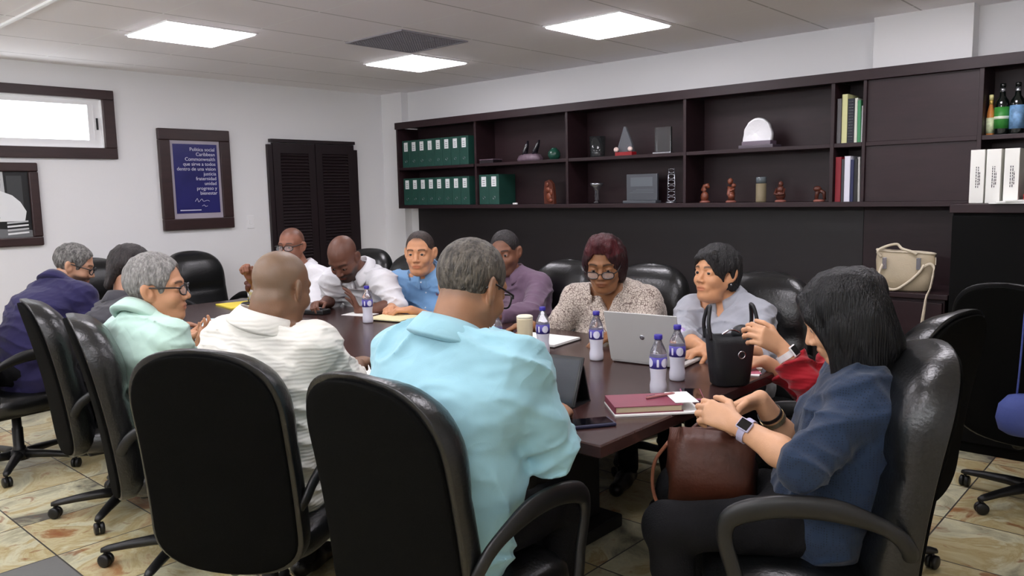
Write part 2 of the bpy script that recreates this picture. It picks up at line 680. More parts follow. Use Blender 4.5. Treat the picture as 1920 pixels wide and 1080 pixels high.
# ---- return-air vent
t = thing('ceiling_vent', 'dark grey square ventilation grille set in the ceiling beside a light panel', 'vent', (3.40, 3.965, ZC))
VENTM = mat('vent_grey', rgb(150, 148, 156), 0.7)
fm = MB()
for a in ((0, 0, .59, .02), (0, .57, .59, .59), (0, .02, .02, .57), (.57, .02, .59, .57)):
    fm.box((a[0], a[1], -.008), (a[2], a[3], -.001))
fm.build('frame', VENTM, t)
g = MB()
for k in range(1, 24):
    q = .02 + .55 * k / 24
    g.box((q - .002, .02, -.006), (q + .002, .57, -.002)).box((.02, q - .002, -.006), (.57, q + .002, -.002))
g.box((.02, .02, -.0022), (.57, .57, -.001))
g.build('grille', VENTM, t)

# ---- framed blue text
fx0, fx1, fz0, fz1 = 3.02, 3.655, 1.24, 2.093
t = thing('framed_text', 'tall dark-framed blue panel with white lettering hanging on the back wall', 'framed picture', ((fx0 + fx1) / 2, Y1, fz0))
W, H = fx1 - fx0, fz1 - fz0
fb = .095
fr = MB()
fr.box((-W / 2, -.04, 0), (W / 2, 0, fb), .006).box((-W / 2, -.04, H - fb), (W / 2, 0, H), .006)
fr.box((-W / 2, -.04, fb), (-W / 2 + fb, 0, H - fb), .006).box((W / 2 - fb, -.04, fb), (W / 2, 0, H - fb), .006)
fr.build('frame', WOODF, t)
MB().box((-W / 2 + fb, -.022, fb), (W / 2 - fb, -.01, H - fb)).build('mount', mat('silver_mount', rgb(168, 160, 172), 0.4), t)
iw, iz0, iz1 = W / 2 - fb - .026, fb + .045, H - fb - .03
BLUE = mat('blue_print', rgb(44, 44, 104), 0.25, var=0.25, vscale=3)
MB().box((-iw, -.026, iz0), (iw, -.02, iz1)).build('print', BLUE, t)
LET = mat('white_letters', rgb(205, 205, 225), 0.6)
lines = ['Politica social', 'Caribbean', 'Commonwealth', 'que sirve a todos', 'dentro de una vision', 'justicia', 'fraternidad', 'unidad', 'progreso y', 'bienestar']
for k, s in enumerate(lines):
    text('lettering', s, .042, LET, t, (iw - .02, -.027, iz1 - .045 - k * .0415), (PI / 2, 0, 0), 'RIGHT')
sg = MB()
sg.tube(spline([(-.03, -.027, iz0 + .10), (-.01, -.027, iz0 + .125), (.0, -.027, iz0 + .095), (.03, -.027, iz0 + .12), (.045, -.027, iz0 + .1), (.08, -.027, iz0 + .108), (.1, -.027, iz0 + .1)], 5), .0018, 6)
sg.tube(spline([(.03, -.027, iz0 + .06), (.05, -.027, iz0 + .068), (.06, -.027, iz0 + .055), (.08, -.027, iz0 + .06)], 5), .0018, 6)
sg.box((-iw + .03, -.0275, iz0 + .022), (.02, -.0262, iz0 + .03))
sg.build('signature', LET, t)

# ---- framed black and white photograph of a man at a desk
t = thing('framed_photograph', 'brown-framed black and white photograph of a man at a desk, below the window', 'framed picture', (1.72, Y1, 1.18))
W, H, fb = .76, .615, .066
fr = MB()
fr.box((-W / 2, -.035, 0), (W / 2, 0, fb), .008).box((-W / 2, -.035, H - fb), (W / 2, 0, H), .008)
fr.box((-W / 2, -.035, fb), (-W / 2 + fb, 0, H - fb), .008).box((W / 2 - fb, -.035, fb), (W / 2, 0, H - fb), .008)
fr.build('frame', WOODF, t)
G = [mat('photo_grey_%d' % v, rgb(v, v + 2, v + 4), 0.35) for v in (22, 62, 110, 190, 228)]
ph = MB()
pl = lambda poly, d, mi: (setattr(ph, 'cur', mi), ph.prism(poly, -.012 - d, -.011 - d, mapf=lambda u, v, dd: (u, dd, v)))
a = W / 2 - fb
z0, z1 = fb, H - fb
pl([(-a, z0), (a, z0), (a, z1), (-a, z1)], 0, 0)
pl([(.17, z0 + .2), (.27, z0 + .2), (.27, z1 - .03), (.17, z1 - .03)], .001, 1)
pl([(.11, z0 + .28), (.155, z0 + .28), (.15, z1), (.10, z1)], .001, 3)
pl([(-.2, z1 - .05), (.07, z1 - .05), (.07, z1), (-.2, z1)], .001, 3)
pl([(-.12, z0 + .12), (.27, z0 + .12), (.285, z0 + .19), (.25, z0 + .26), (.2, z0 + .31), (.12, z0 + .345), (0, z0 + .345), (-.1, z0 + .3)], .0015, 4)
pl([(.0 + .075 * math.cos(k * PI / 10) + .055, z0 + .39 + .085 * math.sin(k * PI / 10)) for k in range(20)], .002, 2)
pl([(.055 + .078 * math.cos(k * PI / 10), z0 + .42 + .07 * math.sin(k * PI / 10)) for k in range(0, 11)], .0025, 0)
pl([(-.2, z0 + .15), (.02, z0 + .17), (.11, z0 + .15), (.1, z0 + .13), (-.2, z0 + .12)], .0022, 2)
pl([(-a, z0), (a, z0), (a, z0 + .05), (-a, z0 + .1)], .0028, 2)
for k in range(4):
    pl([(.15, z0 + .02 + k * .027), (.29, z0 + .03 + k * .027), (.29, z0 + .042 + k * .027), (.15, z0 + .034 + k * .027)], .0034, 4 if k % 2 == 0 else 3)
ph.build('photograph', G, t)

# ================================================================== TABLE
TXL, TXR, TYN, TYF = 1.836, 3.28, 1.325, 5.42
t = thing('conference_table', 'long dark reddish-brown conference table in the middle of the room', 'table', ((TXL + TXR) / 2, (TYN + TYF) / 2, 0))
hx, hy = (TXR - TXL) / 2, (TYF - TYN) / 2
top = []


def bow(s):
    return 0.10 * (1 - (s / hy) ** 2)


ny = 28
for k in range(ny + 1):
    y = -hy + 2 * hy * k / ny
    top.append((hx + 0.4 * bow(y), y))
for k in range(ny + 1):
    y = hy - 2 * hy * k / ny
    top.append((-hx - 0.0 * bow(y), y))
rings = []
for ins, z in ((.004, TZ - .042), (0, TZ - .038), (0, TZ - .005), (.004, TZ - .001), (.007, TZ)):
    rings.append([(u * (1 - ins / hx), v * (1 - ins / hy), z) for u, v in top])
MB().loft(rings, smooth=False).build('table_top', WOODT, t)
for sgn in (-1, 1):
    p = MB()
    p.box((-.3, sgn * 1.15 - .28, .0), (.3, sgn * 1.15 + .28, .06), .01)
    p.box((-.24, sgn * 1.15 - .2, .06), (.24, sgn * 1.15 + .2, TZ - .04), .01)
    p.build('pedestal', WOODB, t)
ap = MB()
ap.box((-.06, -1.0, .28), (.06, 1.0, TZ - .042))
ap.build('apron', WOODB, t)


# ================================================================== CHAIRS
def smooth(x):
    x = max(0.0, min(1.0, x))
    return x * x * (3 - 2 * x)


def back_w(s):
    w = .262 - .008 * s
    if s > .70:
        w *= max(0.0, 1 - ((s - .70) / .30) ** 2.6) ** (1 / 2.6)
    if s < .2:
        w *= max(0.0, 1 - ((.2 - s) / .2) ** 2.8) ** (1 / 2.8)
    return w


BZ0, BZ1 = .335, 1.07


def back_x(s, y):
    """rear surface of the back at height s and lateral y: reclined, hollow at the loins, wings curving forward"""
    return -.262 - .118 * s + .03 * math.sin(s * PI) * 0.6 + .15 * y * y


def back_rings(front):
    rings = []
    n = 36
    for k in range(n + 1):
        s = .5 - .5 * math.cos(PI * k / n)
        w = back_w(s) * (1.0 if front else .94)
        z = BZ0 + (BZ1 - BZ0) * s if front else BZ0 + .008 + (BZ1 - BZ0 - .026) * s
        e = .4 * smooth(min(s, 1 - s) / .12) + .6 * smooth(min(s, 1 - s) / .04)
        ring = []
        m = 40
        if front:
            t = .022 + .088 * e
            groove = math.exp(-((s - .58) / .018) ** 2) * .022 + math.exp(-((s - .34) / .016) ** 2) * .010
            puff = .022 * math.exp(-((s - .76) / .14) ** 2) + .012 * math.exp(-((s - .28) / .16) ** 2)
            for j in range(m):
                an = 2 * PI * j / m
                cy, cx = math.cos(an), math.sin(an)
                y = w * math.copysign(abs(cy) ** .62, cy)
                v = abs(y) / max(w, 1e-4)
                seam = .010 * math.exp(-((abs(y) - .66 * w) / .010) ** 2) * e if w > .05 else 0
                if cx >= 0:
                    x = .022 + (t + (puff * e)) * abs(cx) ** .55 - (groove * e + seam) * (cx ** 2)
                else:
                    x = .022 - .008 * abs(cx) ** .6
                ring.append((back_x(s, y) + x, y, z))
        else:
            for j in range(m):
                an = 2 * PI * j / m
                cy, cx = math.cos(an), math.sin(an)
                y = w * math.copysign(abs(cy) ** .55, cy)
                x = .016 + .014 * math.copysign(abs(cx) ** .4, cx)
                ring.append((back_x(s, y) + x, y, z))
        rings.append(ring)
    return rings


def make_chair(label):
    c = thing('office_chair', label, 'chair', (0, 0, 0), 0, 'black executive chairs around the table')
    MB().loft(back_rings(False)).build('back_panel', FABRICK, c)
    cu = MB().loft(back_rings(True)).build('backrest', LEATHER, c)
    pp = []
    n = 40
    for k in range(2 * n):
        if k < n:
            s, sg = k / (n - 1), 1
        else:
            s, sg = 1 - (k - n) / (n - 1), -1
        s = .5 - .5 * math.cos(PI * s)
        y = sg * back_w(s) * .955
        pp.append((back_x(s, y) + .024, y, BZ0 + .006 + (BZ1 - BZ0 - .018) * s))
    MB().tube(pp, .0042, 6, closed=True).build('piping', LEATHER, cu)
    # seat
    rings = []
    for ins, z in ((.06, .355), (.02, .362), (.0, .385), (-.004, .41), (.0, .44), (.02, .462), (.07, .474), (.15, .478), (.22, .478)):
        ring = []
        for j in range(48):
            an = 2 * PI * j / 48
            cx, cy = math.cos(an), math.sin(an)
            x = .02 + (.255 - ins) * math.copysign(abs(cx) ** .5, cx)
            y = (.25 - ins) * math.copysign(abs(cy) ** .5, cy)
            fz = -.03 * smooth((x - .1) / .16)
            ring.append((x, y, z + fz))
        rings.append(ring)
    MB().loft(rings).build('seat', LEATHER, c)
    MB().box((-.17, -.13, .325), (.15, .13, .362), .01).build('seat_plate', PLASTK, c)
    MB().tube(spline([(-.05, 0, .335), (-.14, 0, .33), (-.2, 0, .345), (-.23, 0, .38)], 6), .014, 8, flat=.035, upv=(0, 1, 0)).build('back_bracket', PLASTK, c)
    for sg in (-1, 1):
        y = sg * .282
        path = spline([(.13, sg * .235, .372), (.17, sg * .285, .40), (.20, y, .50), (.225, y, .60), (.20, y, .655), (.10, y, .685), (-.02, y, .688), (-.12, y, .665), (-.19, y * .98, .63), (-.225, sg * .265, .585), (-.232, sg * .24, .545)], 6)
        m = len(path)
        fl, rr = [], []
        for k in range(m):
            q = k / (m - 1)
            pad = math.exp(-((q - .52) / .17) ** 4)
            fl.append(.021 + .011 * pad)
            rr.append(.0125 + .004 * pad)
        MB().tube(path, rr, 12, flat=fl, upv=(0, 1, 0)).build('armrest', PLASTK, c)
    g = MB()
    g.lathe([(.034, .07), (.034, .13), (.028, .135), (.028, .24), (.024, .245), (.024, .33)], 20)
    g.build('gas_lift', PLASTK, c)
    MB().lathe([(.02, .055), (.052, .06), (.055, .1), (.04, .115), (.03, .118)], 20).build('hub', PLASTK, c)
    for k in range(5):
        an = 2 * PI * k / 5 + .35
        R = Matrix.Rotation(an, 3, 'Z')
        lg = MB()
        rings = []
        for r, z, w, h in ((.03, .088, .03, .026), (.12, .088, .026, .022), (.22, .082, .022, .018), (.30, .074, .02, .014), (.325, .07, .012, .010)):
            rings.append([R @ Vector((r, w * math.cos(a), z + h * math.sin(a))) for a in [2 * PI * j / 10 for j in range(10)]])
        lg.loft(rings)
        leg = lg.build('base_leg', PLASTK, c)
        cs = MB()
        ce = R @ Vector((.31, 0, 0))
        ax = R @ Matrix.Rotation(.7 + k, 3, 'Z') @ Vector((0, 1, 0))
        for sgn in (-1, 1):
            rings = []
            u = Vector((0, 0, 1)).cross(ax).normalized()
            for o, r in ((.003, .02), (.004, .027), (.018, .027), (.022, .02)):
                rings.append([ce + ax * (sgn * o) + Vector((0, 0, .0275)) + u * (r * math.cos(a)) + Vector((0, 0, r * math.sin(a))) for a in [2 * PI * j / 18 for j in range(18)]])
            cs.loft(rings)
        cs.tube([ce + Vector((0, 0, .03)), ce + Vector((0, 0, .075))], .007, 8)
        cs.build('caster', PLASTK, leg)
    return c


R = math.radians
chairs = [
    ((1.50, 1.58), 4, 'nearest black office chair, its back to the camera, under the man in turquoise shirt'),
    ((1.36, 2.38), 30, 'black office chair seen from behind, under the bald man in cream shirt'),
    ((1.445, 3.20), -17, 'black office chair edge-on, under the grey-haired man in mint green shirt'),
    ((1.51, 3.95), -10, 'black office chair edge-on in front of the man in navy shirt'),
    ((1.36, 5.02), 6, 'black office chair under the man in navy shirt at far left'),
    ((2.42, 6.17), -78, 'empty black office chair at far end, half hidden behind the navy shirt man'),
    ((3.16, 6.14), -86, 'empty black office chair at the far end of the table, front facing the camera'),
    ((3.72, 5.15), 192, 'black office chair under the man with glasses before the louvred door'),
    ((3.66, 4.47), 190, 'black office chair under the bald man bending over the table'),
    ((3.76, 3.84), 200, 'black office chair under the man in light blue shirt'),
    ((3.66, 3.13), 176, 'black office chair under the smiling man in mauve shirt'),
    ((3.64, 2.46), 186, 'black office chair under the woman in patterned blouse'),
    ((3.55, 1.70), 190, 'black office chair under the woman in grey polo shirt'),
    ((3.07, 1.0), 80, 'black office chair behind, under the woman in red'),
    ((2.19, .87), 119, 'black office chair with arched arm at lower right, under the woman in navy blouse'),
    ((4.26, .60), -15, 'black office chair cut off by the right edge of the photo'),
]
ch0 = make_chair(chairs[0][2])
ch0.location = (chairs[0][0][0], chairs[0][0][1], 0)
ch0.rotation_euler = (0, 0, R(chairs[0][1]))
for (x, y), a, lb in [(c[0], c[1], c[2]) for c in chairs[1:]]:
    dup(ch0, (x, y, 0), R(a), lb)
# ================================================================== WALL SHELVING
SX, SB = 5.2, 5.485          # front and back of the shelving
YE = -1.2                    # runs on past the camera
ZB, ZM, ZT = 1.395, 1.765, 2.14
t = thing('wall_shelving', 'long dark wood wall-mounted shelving unit along the right wall', 'shelving', (SX, 6.21, ZB - .03))
OX, OY, OZ = SX, 6.21, ZB - .03


def sbox(name, lo, hi, m=WOOD, bev=.002, par=None):
    return MB().box((lo[0] - OX, lo[1] - OY, lo[2] - OZ), (hi[0] - OX, hi[1] - OY, hi[2] - OZ), bev).build(name, m, par or t)


sbox('bottom_board', (SX, YE, ZB - .032), (SB, 6.21, ZB))
sbox('top_board', (SX + .012, YE, 2.16), (SB, 6.205, 2.185))
sbox('fascia', (SX - .012, YE, ZT), (SX + .012, 6.215, 2.205))
sbox('back_board', (SB - .012, YE, ZB), (SB, 6.2, 2.17))
divs = [6.2, 5.135, 4.07, 2.985, 1.925, 1.73, 1.095, .15, -1.19]
for k, y in enumerate(divs):
    x0 = SX + (.02 if k == 1 else .002)
    w = .012 if k != 5 else .01
    sbox('divider', (x0, y - w, ZB), (SB - .012, y + w, ZT + .01))
for k in range(len(divs) - 1):
    sbox('shelf_board', (SX + .006, divs[k + 1] + .012, ZM - .026), (SB - .012, divs[k] - .012, ZM))
# the closed bay
sbox('door_panel', (SX + .02, 1.105, ZM), (SX + .04, 1.72, ZT))
sbox('door_panel', (SX + .02, 1.105, ZB), (SX + .04, 1.72, ZM - .026))

t = thing('wall_panelling', 'dark wood panelling on the right wall below the shelving', 'panelling', (5.49, 3.0, .0))
p = MB()
p.box((-.03, 6.21 - 3, 0), (.008, 1.8 - 3, ZB - .034))
p.build('panel', mat('panel_wood', rgb(23, 16, 19), 0.5, var=0.2, vscale=4, stretch=(6, 1, 6)), t)
MB().box((-.036, 1.795 - 3, 0), (.008, -1.5 - 3, ZB - .034)).build('panel', WOOD, t)

# low cabinet with the beige handbag
t = thing('low_cabinet', 'low dark reddish wood cabinet carrying the beige handbag', 'cabinet', (5.2, 1.43, 0))
MB().box((-.22, -.25, .06), (.24, .4, .84), .004).build('body', WOOD, t)
MB().box((-.25, -.27, .84), (.25, .42, .87), .004).build('top', WOOD, t)
for k in range(2):
    d = MB().box((-.238, -.24 + k * .32, .08), (-.22, .07 + k * .32, .82), .004).build('door', WOOD, t)
    MB().tube([(-.25, .03 + k * .1 - .01, .6), (-.25, .03 + k * .1 - .01, .7)], .006, 8).build('handle', CHROME, d)

t = thing('tall_cabinet', 'tall black cabinet at the right edge below the white binders', 'cabinet', (4.95, .5, 0))
BLK = mat('cabinet_black', rgb(5, 5, 5), 0.8, spec=.15)
MB().box((-.05, -1.9, 0), (.5, .64, 1.335), .004).build('body', BLK, t)
MB().box((-.07, -1.9, 1.335), (.2495, .655, 1.385), .004).build('top', WOOD, t)
for k in range(2):
    d = MB().box((-.068, -.0 + k * -.66, .06), (-.05, .64 + k * -.66, 1.32), .004).build('door', BLK, t)
    MB().tube([(-.085, .04 + k * -.1, .7), (-.085, .04 + k * -.1, .85)], .007, 8).build('handle', PLASTK, d)

# ================================================================== THINGS ON THE SHELVES
GREEN = mat('binder_green', rgb(28, 72, 62), 0.55, var=0.12, vscale=12)
GREEND = mat('binder_green_dark', rgb(14, 34, 30), 0.6)
LABEL = mat('white_label', rgb(225, 228, 228), 0.6)
SXI = SX + .05


def binder(label, loc, w, h, d, m, group, lab=True, white=False):
    b = thing('ring_binder', label, 'binder', loc, 0, group)
    q = MB()
    q.box((0, -w / 2, 0), (.006, w / 2, h), .0025)
    q.box((0.003, -w / 2, 0), (d, -w / 2 + .004, h)).box((.003, w / 2 - .004, 0), (d, w / 2, h))
    q.build('cover', m, b)
    MB().box((.012, -w / 2 + .005, .008), (d - .01, w / 2 - .005, h - .012)).build('pages', PAPER if white else GREEND, b)
    if lab:
        lb = MB().box((-.0015, -w * .24, h * .60), (.001, w * .24, h * .93)).build('spine_label', LABEL, b)
        s = MB()
        for k in range(3):
            s.box((-.0022, -w * .12, h * (.66 + .07 * k)), (-.0014, w * .12, h * (.675 + .07 * k)))
        s.build('lettering', INK, lb)
        r = MB()
        r.tube([(-.001 + .0 * k, .013 * math.cos(a), .06 + .013 * math.sin(a)) for k, a in enumerate([2 * PI * j / 14 for j in range(14)])], .0016, 6, closed=True, upv=(1, 0, 0))
        r.build('finger_ring', CHROME if not white else WHITEP, b)
    return b


ords = ['leftmost', 'second from left', 'third from left', 'fourth from left', 'fifth from left', 'third from right', 'second from right', 'rightmost']
b0 = None
for row, z in (('upper', ZM), ('lower', ZB)):
    for k in range(8):
        lb = 'green ring binder with white spine label, %s of eight on the %s shelf' % (ords[k], row)
        loc = (SXI, 6.125 - k * .1165, z + .001)
        if b0 is None:
            b0 = binder(lb, loc, .112, .262, .2, GREEN, 'green binders in the left bay')
        else:
            dup(b0, loc, 0, lb)
for k in range(2):
    binder('wider green binder with white label, %s of a pair right of the lower row' % ('left' if k == 0 else 'right'), (SXI, 5.065 - k * .125, ZB + .001), .122, .268, .22, GREEN, 'pair of wider green binders')

SIL = mat('silver', rgb(170, 172, 178), 0.25, metal=0.9)
GLASS = mat('award_glass', rgb(225, 232, 236), 0.05, trans=0.97, spec=0.5)
STONE = mat('award_stone', rgb(104, 86, 98), 0.5, var=0.35, vscale=30)
JADE = mat('green_stone', rgb(32, 76, 62), 0.25, var=0.35, vscale=25)
REDB = mat('red_base', rgb(150, 20, 30), 0.3)
CARV = mat('carved_wood', rgb(118, 62, 42), 0.42, var=0.35, vscale=25)
CARVD = mat('dark_carved_wood', rgb(86, 44, 32), 0.4, var=0.3, vscale=25)
DKBASE = mat('dark_base', rgb(32, 26, 30), 0.35)

t = thing('flat_box', 'small flat dark box lying on the upper shelf beside the green binders', 'box', (SX + .1, 5.02, ZM))
MB().box((-.06, -.085, 0), (.06, .085, .028), .003).build('body', DKBASE, t)
MB().box((-.062, -.087, .028), (.062, .087, .036), .003).build('lid', STONE, t)

t = thing('horn_award', 'stone award with two dark shiny horns on the upper shelf', 'award', (SX + .1, 4.55, ZM))
b = MB()
b.loft([[(.05 * q * math.cos(a), (.13 + .012 * math.sin(5 * a)) * q * math.sin(a), z) for a in [2 * PI * j / 22 for j in range(22)]] for q, z in ((1, 0), (1.04, .02), (.9, .05), (.6, .062))])
b.build('stone_base', STONE, t)
DG = mat('dark_glass', rgb(30, 28, 36), 0.08, spec=0.9, coat=0.5)
for y0, dy in ((.06, -.035), (-.05, -.05)):
    MB().tube([(0, y0, .05), (0, y0 + dy * .3, .09), (0, y0 + dy * .75, .13), (0, y0 + dy * 1.2, .175)], [.022, .021, .017, .006], 12, flat=[.03, .03, .024, .008]).build('horn', DG, t)

t = thing('green_vase', 'round dark green stone vase on the upper shelf left of the glass tumbler', 'vase', (SX + .1, 4.28, ZM))
MB().lathe([(.026, 0), (.04, .006), (.054, .035), (.052, .06), (.036, .085), (.022, .094), (.024, .1), (.018, .1), (.016, .09)], 24).build('body', JADE, t)

t = thing('eraser', 'tiny white block on the shelf edge below the wide green binders', 'block', (SX + .02, 4.66, ZB))
MB().box((-.008, -.024, 0), (.008, .024, .014), .002).build('body', WHITEP, t)

t = thing('wood_relief', 'reddish carved wooden relief leaning on the lower shelf right of the binders', 'carving', (SX + .1, 4.33, ZB), -.25)
b = MB()
b.prism([(-.07, 0), (.07, 0), (.078, .1), (.06, .19), (.0, .205), (-.05, .17), (-.065, .09)], -.012, .012, 'x')
b.build('slab', CARVD, t)
b = MB()
for c, r, s in (((-.014, .0, .06), .035, (.4, 1, 1.1)), ((-.014, .012, .12), .03, (.4, 1, .8)), ((-.014, -.03, .1), .02, (.5, 1, 1.5)), ((-.014, .02, .165), .018, (.5, 1, 1)), ((-.014, -.02, .03), .026, (.4, 1.2, .7))):
    b.ball(c, r, 14, 8, s)
b.build('figures', CARV, t)

t = thing('glass_tumbler', 'tall clear glass tumbler on the upper shelf left of the crystal triangle', 'glass', (SX + .1, 3.83, ZM))
MB().lathe([(.02, 0), (.056, 0), (.058, .01), (.066, .165), (.0625, .165), (.054, .016), (.02, .012)], 28).build('body', GLASS, t)

t = thing('crystal_triangle', 'crystal triangle award on a red base on the upper shelf', 'award', (SX + .1, 3.56, ZM))
MB().box((-.035, -.078, 0), (.035, .078, .03), .003).build('base', REDB, t)
for sg in (-1, 1):
    MB().ball((-.036, sg * .065, .05), .02, 12, 8).build('light', mat('pale_ivory', rgb(240, 215, 205), 0.3), t)  # plain ivory-coloured balls at both ends of the base
b = MB()
b.prism([(-.075, .03), (.075, .03), (.058, .09), (.01, .225), (-.005, .225), (-.062, .09)], -.012, .012, 'x')
b.build('crystal', mat('crystal', rgb(170, 176, 186), 0.1, trans=0.75, spec=0.7), t)

t = thing('glass_block', 'clear rectangular glass plaque on the upper shelf beside the divider', 'award', (SX + .1, 3.22, ZM))
MB().box((-.012, -.07, .014), (.012, .07, .2), .004).build('pane', GLASS, t)
MB().box((-.03, -.078, 0), (.03, .078, .014), .003).build('base', SIL, t)

t = thing('trophy_cup', 'small silver trophy cup on the lower shelf left of grey plaque', 'trophy', (SX + .1, 3.84, ZB))
MB().lathe([(.03, 0), (.032, .01), (.014, .02), (.014, .085)], 20).build('stem', DKBASE, t)
MB().lathe([(.01, .02), (.02, .03), (.018, .1), (.03, .125), (.054, .15), (.056, .165), (.05, .165), (.02, .13)], 24).build('cup', SIL, t)

t = thing('desk_plaque', 'grey engraved plaque standing on the lower shelf below the glass block', 'plaque', (SX + .12, 3.42, ZB), .0)
GRY = mat('plaque_grey', rgb(74, 78, 84), 0.3, spec=0.6)
MB().box((-.012, -.14, .02), (.012, .14, .225), .004).build('plate', GRY, t)
MB().box((-.05, -.15, 0), (.03, .15, .02), .003).build('base', GRY, t)
b = MB()
for k in range(3):
    b.box((-.0135, -.11, .08 + k * .012), (-.0115, .11 - .03 * k, .084 + k * .012))
b.box((-.0135, -.1, .13), (-.0115, .1, .2))
b.build('engraving', mat('engraving', rgb(96, 102, 108), 0.4), t)

t = thing('ring_tower', 'thin silver lattice tower ornament on the lower shelf beside the divider', 'ornament', (SX + .1, 3.15, ZB))
b = MB()
for sg in (-1, 1):
    b.tube([(0, sg * .034, .012), (0, sg * .024, .26)], .004, 8)
for k in range(6):
    z = .03 + .042 * k
    w = .034 - .01 * k / 6
    b.tube([(0, w * math.cos(a), z + .016 * math.sin(a)) for a in [2 * PI * j / 16 for j in range(16)]], .003, 6, closed=True, upv=(1, 0, 0))
b.build('lattice', SIL, t)
MB().lathe([(.02, 0), (.045, .0), (.045, .008), (.02, .014)], 20).build('base', SIL, t)

t = thing('shell_award', 'white fluted shell trophy on a stepped dark stand, top shelf', 'award', (SX + .09, 2.46, ZM))
MB().box((-.07, -.135, 0), (.07, .115, .022), .003).build('stand', mat('shell_stand', rgb(70, 58, 70), 0.3), t)
MB().box((-.05, -.108, .022), (.05, .1, .05), .003).build('step', mat('shell_step', rgb(96, 80, 96), 0.25), t)
SHELL = mat('white_shell', rgb(235, 235, 238), 0.3, bump=0.3, bscale=60)
rings = []
for x, q in ((-.02, .9), (-.026, .97), (-.012, 1), (.012, 1), (.018, .9)):
    ring = []
    for j in range(40):
        a = PI * j / 39
        r = .104 * (1 + .025 * math.cos(13 * a))
        ring.append((x, q * r * math.cos(a), .05 + q * (.158 * math.sin(a) ** .8)))
    rings.append(ring)
MB().loft(rings, closed=True).build('shell', SHELL, t)

# carved figures on the lower shelf
FIG = mat('figure_base', rgb(150, 92, 80), 0.4)


def figure(name, label, y, parts, m):
    t = thing(name, label, 'figurine', (SX + .09, y, ZB), 0, 'carved figures on the lower shelf')
    MB().lathe([(.036, 0), (.038, .008), (.03, .014), (.02, .016)], 20).build('base', FIG, t)
    b = MB()
    for it in parts:
        if it[0] == 'b':
            b.ball(it[1], it[2], 14, 8, it[3] if len(it) > 3 else (1, 1, 1))
        else:
            b.tube(it[1], it[2], 10)
    b.build('figure', m, t)


figure('bird_figurine', 'reddish carved figurine with a curled head, leftmost on the lower shelf', 2.865,
       [('t', [(0, 0, .012), (0, .008, .05), (0, .012, .09), (0, 0, .12), (0, -.02, .125), (0, -.032, .105)], [.026, .026, .02, .017, .017, .010]), ('b', (-.004, 0, .045), .03, (.8, 1, 1.2))], CARV)
figure('mother_figurine', 'tall reddish carved figurine holding a child, second on the lower shelf', 2.66,
       [('t', [(0, 0, .012), (0, 0, .06), (0, .004, .11)], [.03, .03, .02]), ('b', (0, .006, .15), .02, (1, 1, 1.2)), ('t', [(0, .02, .11), (-.02, -.01, .08), (-.01, -.03, .1)], .01), ('b', (-.015, -.028, .12), .016), ('b', (-.01, -.01, .045), .024)], CARV)
t = thing('sand_jar', 'small glass jar with beige filling between the carved figurines', 'jar', (SX + .09, 2.435, ZB))
MB().lathe([(.02, 0), (.034, 0), (.035, .01), (.035, .13), (.034, .13), (.02, .128)], 24).build('filling', mat('beige_fill', rgb(128, 116, 90), 0.6), t)
MB().lathe([(.02, .13), (.036, .13), (.036, .172), (.033, .174), (.02, .172)], 24).build('neck', mat('jar_glass', rgb(120, 130, 135), 0.1, trans=0.4), t)
figure('seated_figurine', 'brown seated carved figurine right of the beige jar', 2.295,
       [('b', (0, 0, .045), .034, (.9, 1, 1)), ('b', (0, 0, .085), .026), ('b', (0, 0, .122), .017, (1, 1, 1.15)), ('t', [(0, .026, .09), (-.025, .03, .055), (-.03, 0, .05)], .009), ('t', [(0, -.026, .09), (-.025, -.03, .055), (-.03, 0, .05)], .009)], CARVD)
figure('animal_figurine', 'small dark carved figurine at the right end of the lower shelf', 2.03,
       [('t', [(0, .02, .012), (0, .016, .05), (0, .008, .075)], [.011, .013, .016]), ('b', (-.004, .012, .085), .022, (1, 1.2, .9)), ('t', [(0, 0, .075), (0, -.03, .06), (0, -.036, .014)], [.015, .013, .009])], CARVD)


# books and folders in the narrow bay
def book(label, y0, w, h, z, col, group, d=.2, tilt=0.0, spiral=False):
    t = thing('folder' if spiral else 'book', label, 'book', (SX + .03, y0, z), 0, group)
    t.rotation_euler = (tilt, 0, 0)
    m = mat('book_cover', col, 0.55)
    MB().box((0, -w, 0), (d, -w + .002, h)).box((0, -.002, 0), (d, 0, h)).box((0, -w, 0), (.003, 0, h), .001).build('cover', m, t)
    MB().box((.004, -w + .0022, .004), (d - .005, -.0022, h - .005)).build('pages', PAPER, t)
    if spiral:
        s = MB()
        for k in range(14):
            z0 = .02 + k * (h - .04) / 13
            s.tube([(-.003 + .006 * math.cos(a), -w / 2 + w * .42 * math.sin(a), z0) for a in [2 * PI * j / 10 for j in range(10)]], .0013, 5, closed=True)
        s.build('spiral', SIL, t)


G1, G2 = 'books on the upper narrow shelf', 'books on the lower narrow shelf'
book('grey folder, leftmost in the upper narrow bay', 1.906, .026, .28, ZM, rgb(96, 94, 96), G1)
book('pale yellow folder, tallest in the upper narrow bay', 1.876, .034, .305, ZM, rgb(206, 206, 150), G1)
book('black spiral folder between yellow and white-green ones in the upper bay', 1.84, .04, .275, ZM, rgb(24, 28, 40), G1, spiral=True)
book('white folder right of the black spiral one in the upper bay', 1.798, .018, .275, ZM, rgb(210, 215, 200), G1)
book('green folder, right end of the upper narrow bay', 1.778, .022, .26, ZM, rgb(60, 140, 90), G1, tilt=-.02)
book('white thin booklet at the right end of the upper narrow bay', 1.755, .010, .225, ZM, rgb(225, 230, 228), G1)
book('red book, leftmost in the lower narrow bay', 1.908, .036, .285, ZB, rgb(140, 26, 40), G2)
book('dark grey book beside the red one in the lower narrow bay', 1.869, .016, .27, ZB, rgb(60, 60, 64), G2)
